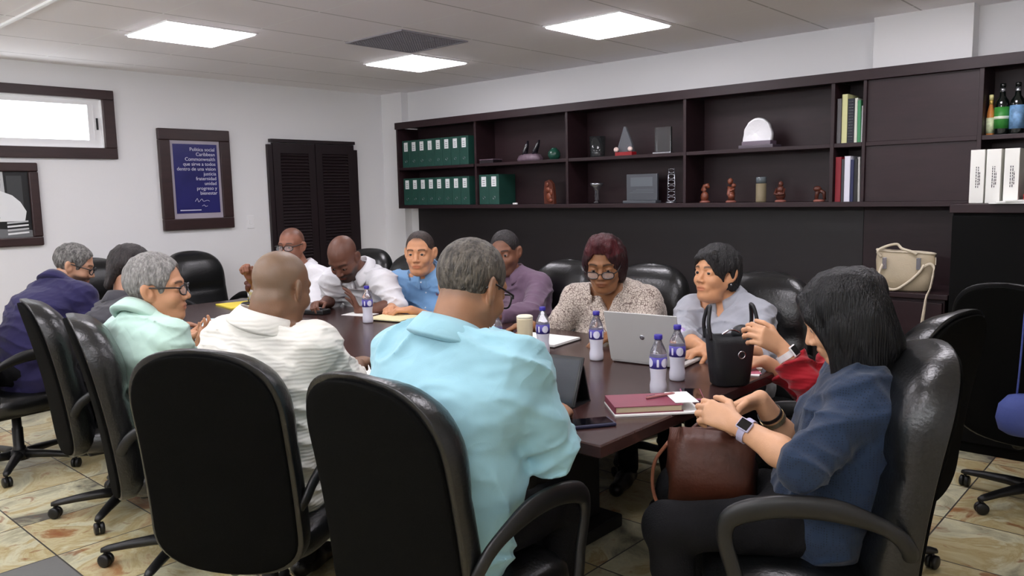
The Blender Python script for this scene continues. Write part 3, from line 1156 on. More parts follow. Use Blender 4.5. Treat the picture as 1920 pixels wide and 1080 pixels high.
book('white book in the lower narrow bay', 1.851, .036, .288, ZB, rgb(220, 220, 232), G2)
book('dark blue book right of the white one in the lower narrow bay', 1.813, .02, .265, ZB, rgb(30, 36, 78), G2)
book('black book second from right in the lower narrow bay', 1.791, .024, .27, ZB, rgb(22, 22, 24), G2)
book('grey-white folder, rightmost in the lower narrow bay', 1.765, .014, .28, ZB, rgb(190, 190, 186), G2, tilt=-.02)


# bottles
def bottle(label, y, prof, gm, labs, cap):
    t = thing('bottle', label, 'bottle', (SX + .09, y, ZM), 0, 'bottles on the upper shelf')
    MB().lathe(prof, 24).build('glass', gm, t)
    for (r, z0, z1, m) in labs:
        MB().lathe([(r, z0), (r + .0008, z0), (r + .0008, z1), (r, z1)], 24).build('label', m, t)
    MB().lathe(cap[0], 16).build('cap', cap[1], t)
    return t


BG = mat('dark_bottle', rgb(12, 18, 16), 0.08, spec=0.8)
LG = mat('green_label', rgb(50, 130, 50), 0.5, var=0.25, vscale=30)
LBL = mat('blue_label', rgb(110, 150, 190), 0.5, var=0.4, vscale=40)
GOLD = mat('gold_foil', rgb(205, 170, 90), 0.35, metal=0.4)
bottle('small yellow and white bottle, leftmost of three on the upper shelf', 1.06,
       [(.01, 0), (.02, 0), (.021, .008), (.021, .10), (.019, .13), (.009, .175), (.009, .215), (.005, .217)], mat('amber_bottle', rgb(190, 120, 60), 0.15, spec=0.7),
       [(.0212, .012, .10, mat('pale_label', rgb(200, 210, 170), 0.5, var=.3, vscale=50)), (.0095, .175, .2, GOLD)], ([(.008, .2), (.0115, .2), (.0115, .228), (.006, .23)], mat('cream_cap', rgb(220, 215, 150), 0.4)))
bt = bottle('tall dark bottle with green label and white band, middle of three', 1.005,
            [(.01, 0), (.035, 0), (.037, .008), (.037, .165), (.033, .19), (.016, .215), (.0135, .275), (.005, .278)], BG,
            [(.0374, .035, .155, LG), (.0378, .088, .104, mat('band_white', rgb(215, 225, 205), 0.5)), (.0142, .24, .262, SIL)], ([(.008, .268), (.0145, .268), (.0145, .285), (.008, .287)], BG))
bottle('tall dark bottle with pale blue label, rightmost of three', .93,
       [(.01, 0), (.035, 0), (.037, .008), (.037, .165), (.033, .19), (.016, .215), (.0135, .275), (.005, .278)], BG,
       [(.0374, .03, .16, LBL), (.0142, .225, .262, SIL)], ([(.008, .268), (.0145, .268), (.0145, .285), (.008, .287)], BG))

WB = mat('white_binder', rgb(228, 228, 222), 0.5)
for k, y in enumerate((1.054, .976, .891)):
    lb = 'white ring binder with small vertical lettering, %s of three below the bottles' % ('left', 'middle', 'right')[k]
    b = binder(lb, (5.0, y, 1.3855), .070, .292, .185, WB, 'white binders below the bottles', lab=False, white=True)
    s = MB()
    for j, (o, a, c) in enumerate(((.004, .085, .2), (-.006, .085, .2), (-.013, .1, .17))):
        z = a
        while z < c:
            L_ = random.uniform(.008, .018)
            s.box((-.0012, o - .0018, z), (.001, o + .0018, min(c, z + L_)))
            z += L_ + .004
    s.build('spine_lettering', INK, b)
    b.rotation_euler = (0.0, 0, 0)
t = thing('paper_stack', 'loose white papers on the tall cabinet in front of the white binders', 'papers', (4.93, .80, 1.3857))
for k in range(3):
    MB().box((-.09, -.14, k * .006), (.12, .16 - .03 * k, k * .006 + .005), rot=Matrix.Rotation(.08 * k, 3, 'Z')).build('sheet', PAPER, t)
t = thing('red_box', 'small red box behind the white papers at the right edge', 'box', (5.02, .795, 1.404))
MB().box((-.03, -.06, 0), (.03, .035, .03), .003).build('body', REDB, t)

# ================================================================== BEIGE HANDBAG ON THE LOW CABINET
BEIGE = mat('beige_leather', rgb(178, 164, 138), 0.5, bump=0.15, bscale=120, var=.08, vscale=10)
BEIGEL = mat('beige_strap', rgb(206, 194, 172), 0.5)
t = thing('handbag', 'beige leather handbag with looped handles on the low cabinet', 'bag', (5.06, 1.42, .871), .25)
rings = []
for z, hw, hd in ((0, .125, .06), (.01, .14, .07), (.09, .155, .07), (.17, .16, .055), (.225, .155, .04), (.232, .15, .036)):
    rings.append([(hd * math.copysign(abs(math.cos(a)) ** .6, math.cos(a)), hw * math.copysign(abs(math.sin(a)) ** .5, math.sin(a)), z + .012 * math.sin(a) * (z / .23)) for a in [2 * PI * j / 40 for j in range(40)]])
MB().loft(rings).build('body', BEIGE, t)
MB().tube([(x + .002, y, z + .002) for x, y, z in [(.042 * math.copysign(abs(math.cos(a)) ** .6, math.cos(a)), .157 * math.copysign(abs(math.sin(a)) ** .5, math.sin(a)), .228 + .012 * math.sin(a)) for a in [2 * PI * j / 30 for j in range(30)]]], .006, 8, closed=True).build('rim', BEIGEL, t)
MB().tube(spline([(-.07, .12, .16), (-.085, .135, .10), (-.085, .105, .03), (-.088, .05, .012), (-.085, -.01, .05), (-.08, -.07, .11), (-.075, -.1, .16)], 6), .008, 8).build('handle', BEIGEL, t)
MB().tube(spline([(-.05, .13, .20), (-.06, .15, .235), (-.05, .11, .262), (-.02, .05, .275), (-.03, .02, .25), (-.05, -.03, .235), (-.055, -.06, .22)], 6), .008, 8).build('handle', BEIGEL, t)
MB().tube(spline([(-.05, -.05, .09), (-.075, -.10, .15), (-.08, -.135, .165), (-.085, -.15, .13), (-.12, -.135, .03), (-.215, -.118, -.005), (-.232, -.112, -.05), (-.238, -.10, -.16), (-.24, -.085, -.26)], 6), .009, 8, flat=.005).build('strap', BEIGEL, t)
for y in (-.07, .11):
    MB().box((-.078, y - .012, .13), (-.066, y + .012, .2), .003).build('buckle', SIL, t)
MB().box((-.072, -.16, .16), (.03, -.155, .2)).build('side_tab', BEIGEL, t)

# ================================================================== BLUE BAG ON THE RIGHT EDGE CHAIR
t = thing('blue_bag', 'rounded blue cloth bag hanging on the chair cut off by right edge', 'bag', (3.85, .60, .445))
rings = []
for z, q in ((.0, .6), (.02, .9), (.08, 1.05), (.15, .95), (.2, .6), (.215, .2)):
    rings.append([(.08 * q * math.cos(a) - 0.02, .09 * q * math.sin(a), z * .8) for a in [2 * PI * j / 24 for j in range(24)]])
MB().loft(rings).build('body', mat('blue_cloth', rgb(70, 84, 150), 0.8, bump=.2, bscale=40), t)
MB().tube(spline([(-.02, -.02, .165), (-.01, -.012, .3), (.03, .0, .6), (.03, .012, .6), (-.01, .016, .3), (-.02, .02, .165)], 6), .004, 8).build('handle', mat('blue_strap', rgb(60, 74, 140), 0.8), t)

# ================================================================== THINGS ON THE TABLE
T = TZ + .0006
CLEAR = mat('clear_plastic', rgb(238, 238, 248), 0.12, trans=0.9, spec=0.5)
WATER = mat('cloudy_water', rgb(224, 224, 238), 0.3, trans=0.12)
CAPB = mat('blue_cap', rgb(52, 42, 150), 0.4)
LABB = mat('blue_water_label', rgb(66, 58, 148), 0.45)
LABW = mat('white_oval', rgb(216, 216, 234), 0.45)


def water_bottle(label, x, y, rz):
    t = thing('water_bottle', label, 'bottle', (x, y, T), rz, 'plastic water bottles on the table')
    prof = [(.008, .002), (.027, .0), (.0305, .006), (.031, .03), (.0275, .05), (.0285, .075), (.031, .092), (.0312, .14), (.029, .155), (.021, .175), (.0135, .19), (.0125, .2)]
    MB().lathe([(.0312, .122)] + prof[7:] + [(.011, .2)], 28).build('body', CLEAR, t)
    MB().lathe(prof[:7] + [(.0312, .122), (.004, .123)], 28).build('water', WATER, t)
    lb = MB().lathe([(.0312, .095), (.0318, .095), (.0318, .137), (.0312, .137)], 32).build('label', LABB, t)
    e = MB()
    for a0, w, h0, h1 in ((0.0, .5, .1, .133), (1.05, .26, .102, .13), (1.9, .5, .1, .133), (2.95, .26, .102, .13), (3.9, .5, .1, .133), (5.05, .26, .102, .13)):
        n = 20
        pts = []
        for k in range(n):
            u = 2 * PI * k / n
            if w > .4:
                pts.append((a0 + w * math.cos(u) * .92, (h0 + h1) / 2 + (h1 - h0) / 2 * math.sin(u)))
            else:
                pts.append((a0 + w * math.copysign(abs(math.cos(u)) ** .3, math.cos(u)) * .5, (h0 + h1) / 2 + (h1 - h0) / 2 * math.copysign(abs(math.sin(u)) ** .3, math.sin(u))))
        vs = [(.0338 * math.cos(a0), .0338 * math.sin(a0), (h0 + h1) / 2)] + [(.0323 * math.cos(a), .0323 * math.sin(a), z) for a, z in pts]
        e.add(vs, [(0, 1 + k, 1 + (k + 1) % n) for k in range(n)])
    e.build('print', LABW, lb, fix=False)
    c = MB().lathe([(.006, .2), (.0145, .2), (.015, .203), (.015, .214), (.0135, .217), (.004, .217)], 24)
    c.build('cap', CAPB, t)
    return t


wb0 = water_bottle('plastic water bottle in front of the man in light blue shirt', 2.85, 3.72, .6)
for x, y, rz, lb in ((2.765, 2.315, .3, 'plastic water bottle beside the cream tumbler'),
                     (2.795, 2.035, 1.9, 'plastic water bottle left of the open laptop, before the patterned blouse'),
                     (2.46, 1.515, 2.6, 'plastic water bottle standing just behind the maroon notebook'),
                     (2.68, 1.565, .1, 'plastic water bottle right of the nearest one, before the laptop corner'),
                     (2.57, 2.43, 1.0, 'plastic water bottle of which only the blue cap shows over the turquoise shoulder')):
    dup(wb0, (x, y, T), rz, lb)

t = thing('tumbler', 'cream coloured ribbed tumbler beside a water bottle', 'tumbler', (2.76, 2.42, T))
prof = []
for k in range(24):
    z = .002 + .155 * k / 23
    prof.append((.034 + .004 * k / 23 + (.0008 if k % 2 else 0), z))
MB().lathe([(.01, 0)] + prof + [(.034, .158)], 32).build('body', mat('cream_plastic', rgb(216, 204, 170), 0.5), t)
MB().lathe([(.01, .157), (.0385, .157), (.0385, .165), (.03, .17), (.01, .172)], 32).build('lid', mat('cream_lid', rgb(232, 228, 205), 0.4), t)

# laptop: lid seen from behind
LAPG = mat('laptop_grey', rgb(190, 189, 187), 0.45, metal=0.1)
t = thing('laptop', 'open grey laptop, lid back towards the camera', 'laptop', (2.83, 1.80, T), math.radians(7))
MB().box((.0, -.165, 0.003), (.235, .165, .017), .004).build('base', LAPG, t)
sc = MB()
rr = Matrix.Rotation(math.radians(-17), 3, 'Y')
sc.box((-.006, -.165, .0), (.0, .165, .228), .002, rot=rr, org=(0, 0, 0))
lid = sc.build('screen_lid', LAPG, t)
lid.location = (-.002, 0, .014)
s2 = MB().box((.0003, -.155, .012), (.0008, .155, .218), rot=rr)
s2.build('screen', mat('screen_dark', rgb(20, 22, 28), 0.1), lid)
lg = MB()
lg.lathe([(.004, 0), (.011, 0), (.011, .0006), (.004, .0006)], 20)
lo = lg.build('emblem', SIL, lid)
lo.location = rr @ Vector((-.0066, -.0, .12))
lo.rotation_euler = (0, math.radians(-107), 0)
kb = MB()
for i in range(4):
    for j in range(11):
        kb.box((.03 + i * .024, -.14 + j * .0258, .017), (.05 + i * .024, -.118 + j * .0258, .0185))
kb.build('keyboard', PLASTK, t)

# tablet in a stand case
t = thing('tablet', 'tablet computer propped in a black folding case before the turquoise-shirted man', 'tablet', (2.095, 1.755, T), math.radians(8))
rr = Matrix.Rotation(math.radians(24), 3, 'Y')
MB().box((-.004, -.125, 0), (.004, .125, .178), .003, rot=rr).build('case', PLASTK, t)
MB().box((-.0055, -.12, .005), (-.0042, .12, .173), rot=rr).build('bezel', mat('bezel', rgb(14, 14, 16), 0.3), t)
MB().box((-.0062, -.113, .012), (-.0052, .113, .166), rot=rr).build('screen', mat('tablet_screen', rgb(48, 54, 62), 0.12, spec=0.6), t)
top_pt = rr @ Vector((.004, 0, .15))
b = MB()
b.add([(top_pt.x, -.124, top_pt.z), (top_pt.x, .124, top_pt.z), (.105, .124, .004), (.105, -.124, .004), (top_pt.x + .006, -.124, top_pt.z), (top_pt.x + .006, .124, top_pt.z), (.112, .124, .004), (.112, -.124, .004)],
      [(0, 3, 2, 1), (4, 5, 6, 7), (0, 4, 7, 3), (1, 2, 6, 5), (0, 1, 5, 4), (3, 7, 6, 2)])
b.box((-.012, -.125, 0), (.115, .125, .004))
b.build('stand_flap', PLASTK, t)

# phone near the corner
NAVY = mat('phone_case', rgb(34, 36, 66), 0.4)
t = thing('mobile_phone', 'mobile phone in a navy case near the table corner', 'phone', (1.985, 1.475, T), math.radians(-34))
MB().box((-.077, -.04, 0), (.077, .04, .011), .004).build('case', NAVY, t)
MB().box((-.068, -.033, .0108), (.068, .033, .0125)).build('screen', mat('phone_screen', rgb(10, 10, 16), 0.06, spec=0.7), t)

t = thing('mobile_phone', 'mobile phone in a pink-edged case beside the maroon notebook', 'phone', (2.50, 1.40, T), math.radians(35))
MB().box((-.075, -.037, 0), (.075, .037, .008), .003).build('case', mat('pink_case', rgb(176, 96, 126), 0.4), t)
MB().box((-.071, -.033, .0078), (.071, .033, .009)).build('screen', mat('dark_phone_screen', rgb(24, 22, 28), 0.06, spec=0.7), t)

# maroon notebook on white pad
MAR = mat('maroon_cover', rgb(128, 56, 74), 0.5, var=.1, vscale=12)
t = thing('notepad', 'white writing pad under the maroon notebook', 'notepad', (2.265, 1.425, T), math.radians(-43))
MB().box((-.14, -.085, 0), (.155, .095, .005)).build('sheets', PAPER, t)
t = thing('notebook', 'maroon hardcover notebook at the near end of the table', 'notebook', (2.26, 1.437, T + .0052), math.radians(-43))
MB().box((-.125, -.075, 0), (.105, .085, .003)).box((-.125, -.075, .021), (.105, .085, .024), .001).box((-.127, -.075, 0), (-.122, .085, .024), .001).build('cover', MAR, t)
MB().box((-.122, -.071, .003), (.1, .08, .021)).build('pages', mat('cream_pages', rgb(196, 180, 150), 0.7), t)
t = thing('pen', 'reddish pen lying on the maroon notebook', 'pen', (2.32, 1.42, T + .0352), math.radians(-20))
MB().tube([(-.06, 0, 0), (.05, 0, 0), (.062, 0, 0)], [.005, .005, .0015], 10).build('barrel', mat('pen_red', rgb(170, 110, 112), 0.35), t)
MB().box((-.06, -.001, .0045), (-.025, .001, .0065)).build('clip', SIL, t)
t = thing('folded_paper', 'white folded sheet over the right side of the maroon notebook', 'paper', (2.345, 1.365, T + .031), math.radians(-43))
MB().box((-.03, -.07, 0), (.05, .07, .002)).build('sheet', PAPER, t)

# black handbag on the table
BK = mat('black_bag', rgb(26, 27, 31), 0.45, bump=.12, bscale=150, spec=.5)
t = thing('black_handbag', 'black bucket handbag with upright handles standing on the table', 'bag', (2.735, 1.372, T), math.radians(-38))
rings = []
for z, hw, hd in ((0, .062, .042), (.008, .07, .05), (.08, .08, .05), (.16, .093, .045), (.19, .096, .04), (.186, .088, .034), (.12, .08, .03)):
    rings.append([(hw * math.copysign(abs(math.cos(a)) ** .6, math.cos(a)), hd * math.copysign(abs(math.sin(a)) ** .6, math.sin(a)), z + (.03 * abs(math.cos(a)) ** 3 if .15 < z else 0)) for a in [2 * PI * j / 40 for j in range(40)]])
MB().loft(rings).build('body', BK, t)
for sg in (-1, 1):
    MB().tube(spline([(sg * .088, -.026, .18), (sg * .096, -.022, .24), (sg * .088, -.012, .29), (sg * .082, 0, .303), (sg * .088, .012, .29), (sg * .096, .022, .24), (sg * .088, .026, .18)], 6), .0075, 8).build('handle', BK, t)
MB().tube([(-.035 + .0135 * math.cos(a) + .06, -.047, .12 + .0135 * math.sin(a)) for a in [2 * PI * j / 20 for j in range(20)]], .003, 8, closed=True, upv=(0, 1, 0)).build('eyelet', CHROME, t)
MB().tube(spline([(-.05, -.036, .20), (-.01, -.03, .215), (.03, -.02, .20), (.045, -.028, .18)], 6), .004, 8).build('zip', CHROME, t)
MB().ball((.045, .0, .195), .04, 16, 10, (1, .7, .8)).build('pouch', BK, t)

# papers behind the bag
t = thing('brochures', 'pink and white brochures under the hand of the woman in red', 'papers', (2.99, 1.45, T), .35)
MB().box((-.11, -.08, 0), (.11, .08, .004)).build('sheet', PAPER, t)
MB().box((-.1, -.06, .004), (.05, .07, .0055), rot=Matrix.Rotation(.3, 3, 'Z')).build('cover_sheet', mat('pink_print', rgb(200, 110, 130), .5, var=.4, vscale=20), t)

# writing pads etc.
t = thing('notebook', 'open white notebook before the woman in patterned blouse', 'notebook', (2.98, 2.52, T), math.radians(6))
MB().box((-.11, -.16, 0), (.14, .17, .004)).build('cover', PLASTK, t)
MB().box((-.105, -.155, .004), (.135, .165, .014)).build('pages', PAPER, t)
t = thing('notepad', 'pale yellow pad under the clasped hands of the man in light blue', 'notepad', (3.02, 3.70, T), math.radians(14))
MB().box((-.09, -.15, 0), (.13, .14, .006)).build('cover', PLASTK, t)
MB().box((-.1, -.13, .006), (.12, .13, .012)).build('sheets', mat('pale_pad', rgb(226, 216, 170), .7), t)
t = thing('paper', 'white sheet left of the bottle before the bald bending man', 'paper', (3.02, 4.02, T), .3)
MB().box((-.06, -.1, 0), (.06, .1, .0015)).build('sheet', PAPER, t)
t = thing('paper', 'white sheet between the cream shirt and turquoise shirt men', 'paper', (2.08, 2.78, T), .2)
MB().box((-.12, -.15, 0), (.12, .15, .003)).build('sheet', PAPER, t)
t = thing('paper', 'white sheet on the table beside the mint shirt man\'s phone', 'paper', (2.05, 3.86, T), -.3)
MB().box((-.12, -.1, 0), (.12, .1, .002)).build('sheet', PAPER, t)
t = thing('notepad', 'yellow pad at the far end of the table under the small ornament', 'notepad', (2.80, 5.08, T), -.15)
MB().box((-.12, -.15, 0), (.12, .15, .008)).build('sheets', YELLOW, t)
t = thing('desk_ornament', 'small dark figure on a thin stem standing on the yellow pad', 'ornament', (2.835, 5.03, T + .0085))
MB().lathe([(.01, 0), (.05, 0), (.052, .008), (.04, .014), (.012, .018)], 24).build('base', DKBASE, t)
MB().tube([(0, 0, .015), (0, 0, .085)], .004, 10).build('stem', CHROME, t)
b = MB()
b.ball((0, 0, .115), .022, 14, 10, (.8, 1, 1.5)).ball((0, .014, .145), .016, 12, 8).ball((0, -.016, .125), .014, 12, 8, (1, 1, 1.6))
b.build('figure', CARVD, t)

# brown bag on the lap of the woman in navy
BR = mat('brown_leather', rgb(74, 36, 21), 0.5, bump=.2, bscale=60, var=.25, vscale=9)
t = thing('brown_handbag', 'brown leather tote bag held on the lap at the table end', 'bag', (2.16, 1.14, .545), math.radians(122))
rings = []
for z, hw, hd in ((0, .11, .05), (.012, .125, .075), (.09, .135, .08), (.18, .125, .05), (.225, .12, .03), (.22, .114, .024), (.15, .11, .03)):
    rings.append([(hw * math.copysign(abs(math.cos(a)) ** .5, math.cos(a)) + .010 * math.sin(4 * a + z * 40), hd * math.copysign(abs(math.sin(a)) ** .6, math.sin(a)) + .012 * math.sin(3 * a + z * 30), z + .01 * math.sin(2 * a) * z / .2) for a in [2 * PI * j / 44 for j in range(44)]])
MB().loft(rings).build('body', BR, t)
MB().tube(spline([(-.08, -.035, .17), (-.085, -.05, .21), (-.05, -.06, .235), (.02, -.06, .23), (.06, -.05, .2), (.07, -.038, .17)], 6), .0065, 8).build('handle', BR, t)
MB().tube(spline([(.13, -.02, .17), (.17, -.05, .1), (.18, -.07, .02), (.165, -.08, -.05), (.13, -.085, -.06)], 6), .006, 8).build('strap', mat('tan_strap', rgb(150, 96, 74), .5), t)
MB().box((-.12, -.074, .1), (-.02, -.066, .16), .004).build('flap', BR, t)
# ================================================================== PEOPLE: implicit surfaces meshed once
F32 = np.float32


def V(*a):
    return np.array(a, dtype=np.float64)


def nrm(v):
    v = np.asarray(v, float)
    return v / max(np.linalg.norm(v), 1e-9)


def smin(a, b, k):
    h = np.clip(.5 + .5 * (b - a) / k, 0, 1)
    return b + (a - b) * h - k * h * (1 - h)


def smax(a, b, k):
    return -smin(-a, -b, k)


def ell(P, c, r):
    x, y, z = P[0] - c[0], P[1] - c[1], P[2] - c[2]
    k0 = np.sqrt((x / r[0]) ** 2 + (y / r[1]) ** 2 + (z / r[2]) ** 2)
    k1 = np.sqrt((x / r[0] ** 2) ** 2 + (y / r[1] ** 2) ** 2 + (z / r[2] ** 2) ** 2)
    return k0 * (k0 - 1) / np.maximum(k1, 1e-6)


def cone(P, a, b, ra, rb):
    a = np.asarray(a, float)
    b = np.asarray(b, float)
    d = b - a
    l2 = max(float(d @ d), 1e-9)
    x, y, z = P[0] - a[0], P[1] - a[1], P[2] - a[2]
    t = np.clip((x * d[0] + y * d[1] + z * d[2]) / l2, 0, 1)
    return np.sqrt((x - t * d[0]) ** 2 + (y - t * d[1]) ** 2 + (z - t * d[2]) ** 2) - (ra + (rb - ra) * t)


def ecap(P, a, b, L, wa, wb, da, db):
    """elliptic capsule: half width w along L, half depth d across"""
    a = np.asarray(a, float)
    b = np.asarray(b, float)
    A = b - a
    ln = np.linalg.norm(A)
    A = A / ln
    L = nrm(L - A * (L @ A))
    Fv = np.cross(A, L)
    x, y, z = P[0] - a[0], P[1] - a[1], P[2] - a[2]
    t = (x * A[0] + y * A[1] + z * A[2]) / ln
    tc = np.clip(t, 0, 1)
    pl = x * L[0] + y * L[1] + z * L[2]
    pd = x * Fv[0] + y * Fv[1] + z * Fv[2]
    pa = (t - tc) * ln
    w = wa + (wb - wa) * tc
    d = da + (db - da) * tc
    m = np.minimum(w, d)
    k0 = np.sqrt((pl / w) ** 2 + (pd / d) ** 2 + (pa / m) ** 2)
    k1 = np.sqrt((pl / w ** 2) ** 2 + (pd / d ** 2) ** 2 + (pa / m ** 2) ** 2)
    return k0 * (k0 - 1) / np.maximum(k1, 1e-6)


_LAT = RNG.rand(32, 32, 32).astype(F32)


def noise(p):
    """value noise, p (N,3)"""
    i = np.floor(p).astype(np.int32)
    f = (p - i).astype(F32)
    f = f * f * (3 - 2 * f)
    o = 0
    for dx in (0, 1):
        for dy in (0, 1):
            for dz in (0, 1):
                w = (f[:, 0] if dx else 1 - f[:, 0]) * (f[:, 1] if dy else 1 - f[:, 1]) * (f[:, 2] if dz else 1 - f[:, 2])
                o = o + w * _LAT[(i[:, 0] + dx) % 32, (i[:, 1] + dy) % 32, (i[:, 2] + dz) % 32]
    return o


class Field:
    def __init__(self, lo, hi, h):
        self.lo = np.asarray(lo, float)
        self.h = h
        self.n = np.maximum(np.ceil((np.asarray(hi, float) - self.lo) / h).astype(int) + 1, 4)
        self.D = np.full(self.n, 0.5, F32)

    def region(self, lo, hi):
        a = np.clip(np.floor((np.asarray(lo) - self.lo) / self.h).astype(int), 0, self.n)
        b = np.clip(np.ceil((np.asarray(hi) - self.lo) / self.h).astype(int) + 1, 0, self.n)
        sl = tuple(slice(int(a[i]), int(b[i])) for i in range(3))
        if any(s.stop <= s.start for s in sl):
            return None, None
        P = []
        for i in range(3):
            sh = [1, 1, 1]
            sh[i] = -1
            P.append((self.lo[i] + self.h * np.arange(sl[i].start, sl[i].stop)).astype(F32).reshape(sh))
        return sl, P

    def add(self, fn, lo, hi, k):
        pad = k + 3 * self.h
        sl, P = self.region(np.asarray(lo) - pad, np.asarray(hi) + pad)
        if sl is None:
            return
        self.D[sl] = smin(self.D[sl], fn(P).astype(F32), k)

    def cone(self, a, b, ra, rb, k=.02):
        a, b = np.asarray(a, float), np.asarray(b, float)
        r = max(ra, rb)
        self.add(lambda P: cone(P, a, b, ra, rb), np.minimum(a, b) - r, np.maximum(a, b) + r, k)

    def ecap(self, a, b, L, wa, wb, da, db, k=.03):
        a, b = np.asarray(a, float), np.asarray(b, float)
        r = max(wa, wb, da, db)
        self.add(lambda P: ecap(P, a, b, L, wa, wb, da, db), np.minimum(a, b) - r, np.maximum(a, b) + r, k)

    def ell(self, c, r, k=.02):
        c = np.asarray(c, float)
        self.add(lambda P: ell(P, c, r), c - np.asarray(r), c + np.asarray(r), k)

    def displace(self, fn, band=.03):
        ix = np.nonzero(np.abs(self.D) < band)
        p = np.stack(ix, -1) * self.h + self.lo
        self.D[ix] += fn(p).astype(F32)

    def mesh(self):
        D = self.D
        S = D < 0
        c = np.zeros(tuple(np.array(S.shape) - 1), np.int8)
        sh = [(i, j, k) for i in (0, 1) for j in (0, 1) for k in (0, 1)]
        nx, ny, nz = S.shape
        for i, j, k in sh:
            c += S[i:nx - 1 + i, j:ny - 1 + j, k:nz - 1 + k]
        I, J, K = np.nonzero((c > 0) & (c < 8))
        if len(I) == 0:
            return np.zeros((0, 3)), np.zeros((0, 4), int)
        val = np.stack([D[I + i, J + j, K + k] for i, j, k in sh], 1)
        off = np.array(sh, float)
        pos = np.zeros((len(I), 3))
        cnt = np.zeros(len(I))
        for a in range(8):
            for b in range(a + 1, 8):
                if np.abs(off[a] - off[b]).sum() != 1:
                    continue
                va, vb = val[:, a], val[:, b]
                m = (va < 0) != (vb < 0)
                t = np.where(m, va / np.where(m, va - vb, 1), 0)
                pos += np.where(m[:, None], off[a] + t[:, None] * (off[b] - off[a]), 0)
                cnt += m
        pos = (pos / cnt[:, None] + np.stack([I, J, K], -1)) * self.h + self.lo
        vid = np.full(c.shape, -1, np.int32)
        vid[I, J, K] = np.arange(len(I))
        quads = []
        for ax in range(3):
            o1, o2 = [(1, 2), (2, 0), (0, 1)][ax]
            s0 = [slice(None)] * 3
            s1 = [slice(None)] * 3
            s0[ax] = slice(0, -1)
            s1[ax] = slice(1, None)
            for o in (o1, o2):
                s0[o] = slice(1, -1)
                s1[o] = slice(1, -1)
            A, B = S[tuple(s0)], S[tuple(s1)]
            ii = np.stack(np.nonzero(A != B), -1)
            if len(ii) == 0:
                continue
            ins = A[tuple(ii.T)]
            ii[:, o1] += 1
            ii[:, o2] += 1

            def g(d1, d2):
                q = ii.copy()
                q[:, o1] += d1
                q[:, o2] += d2
                return vid[tuple(q.T)]
            q = np.stack([g(-1, -1), g(0, -1), g(0, 0), g(-1, 0)], -1)
            q[~ins] = q[~ins][:, ::-1]
            quads.append(q)
        return pos, np.concatenate(quads)


def relax(v, q, it=1, lam=.5):
    for _ in range(it):
        s = np.zeros_like(v)
        n = np.zeros(len(v))
        for a, b in ((0, 1), (1, 2), (2, 3), (3, 0)):
            for i, j in ((a, b), (b, a)):
                for ax in range(3):
                    s[:, ax] += np.bincount(q[:, i], weights=v[q[:, j], ax], minlength=len(v))
                n += np.bincount(q[:, i], minlength=len(v))
        v = v + lam * (s / np.maximum(n, 1)[:, None] - v)
    return v


def mesh_obj(name, v, q, m, parent, org, color=None):
    me = bpy.data.meshes.new(name)
    me.vertices.add(len(v))
    me.vertices.foreach_set('co', (v - np.asarray(org)).astype(F32).ravel())
    me.loops.add(q.size)
    me.loops.foreach_set('vertex_index', q.astype(np.int32).ravel())
    me.polygons.add(len(q))
    me.polygons.foreach_set('loop_start', (np.arange(len(q)) * 4).astype(np.int32))
    me.polygons.foreach_set('use_smooth', np.ones(len(q), bool))
    me.materials.append(m)
    if color is not None:
        at = me.attributes.new('Col', 'FLOAT_COLOR', 'POINT')
        c = np.ones((len(v), 4), F32)
        c[:, :3] = color
        at.data.foreach_set('color', c.ravel())
    me.update(calc_edges=True)
    me.validate()
    o = bpy.data.objects.new(name, me)
    COL.objects.link(o)
    o.parent = parent
    return o


def fold_noise(p, scale, amp, axis, stretch):
    """ridged creases: crowded along axis, long across it"""
    ax = nrm(axis)
    t = p @ ax
    q = p - t[:, None] * ax
    w = noise(p * 5.0 + 3.1)
    u = q * (scale / stretch) + (t * scale)[:, None] * ax + w[:, None] * 1.3
    n = noise(u + 7.7)
    r = 1 - np.abs(2 * n - 1)
    return -amp * (r ** 3) + amp * .35


SKINM = mat('skin', (1, 1, 1, 1), 0.46, bump=.10, bscale=260, var=.07, vscale=25, attr='Col', spec=.4)
HAIRM = mat('hair', (1, 1, 1, 1), 0.5, bump=.9, bscale=170, var=.3, vscale=60, stretch=(1, 1, .35), attr='Col', spec=.45)
HAIRL = mat('long_hair', (1, 1, 1, 1), 0.38, bump=.8, bscale=120, var=.25, vscale=40, stretch=(1.6, 1.6, .12), attr='Col', spec=.3)
EYEM = mat('eye', (1, 1, 1, 1), 0.15, attr='Col')
LENS = mat('spectacle_lens', rgb(235, 240, 245), 0.04, spec=.9, alpha=.10)
FRAMEK = mat('spectacle_frame', rgb(22, 20, 22), 0.35)
TROU = mat('dark_trousers', rgb(15, 15, 18), 0.85, bump=.3, bscale=220, spec=.2)
SHOEK = mat('black_shoe', rgb(18, 16, 16), 0.35)
SHOEB = mat('brown_shoe', rgb(86, 48, 32), 0.4)
BUTTON = mat('button', rgb(225, 228, 232), 0.35)


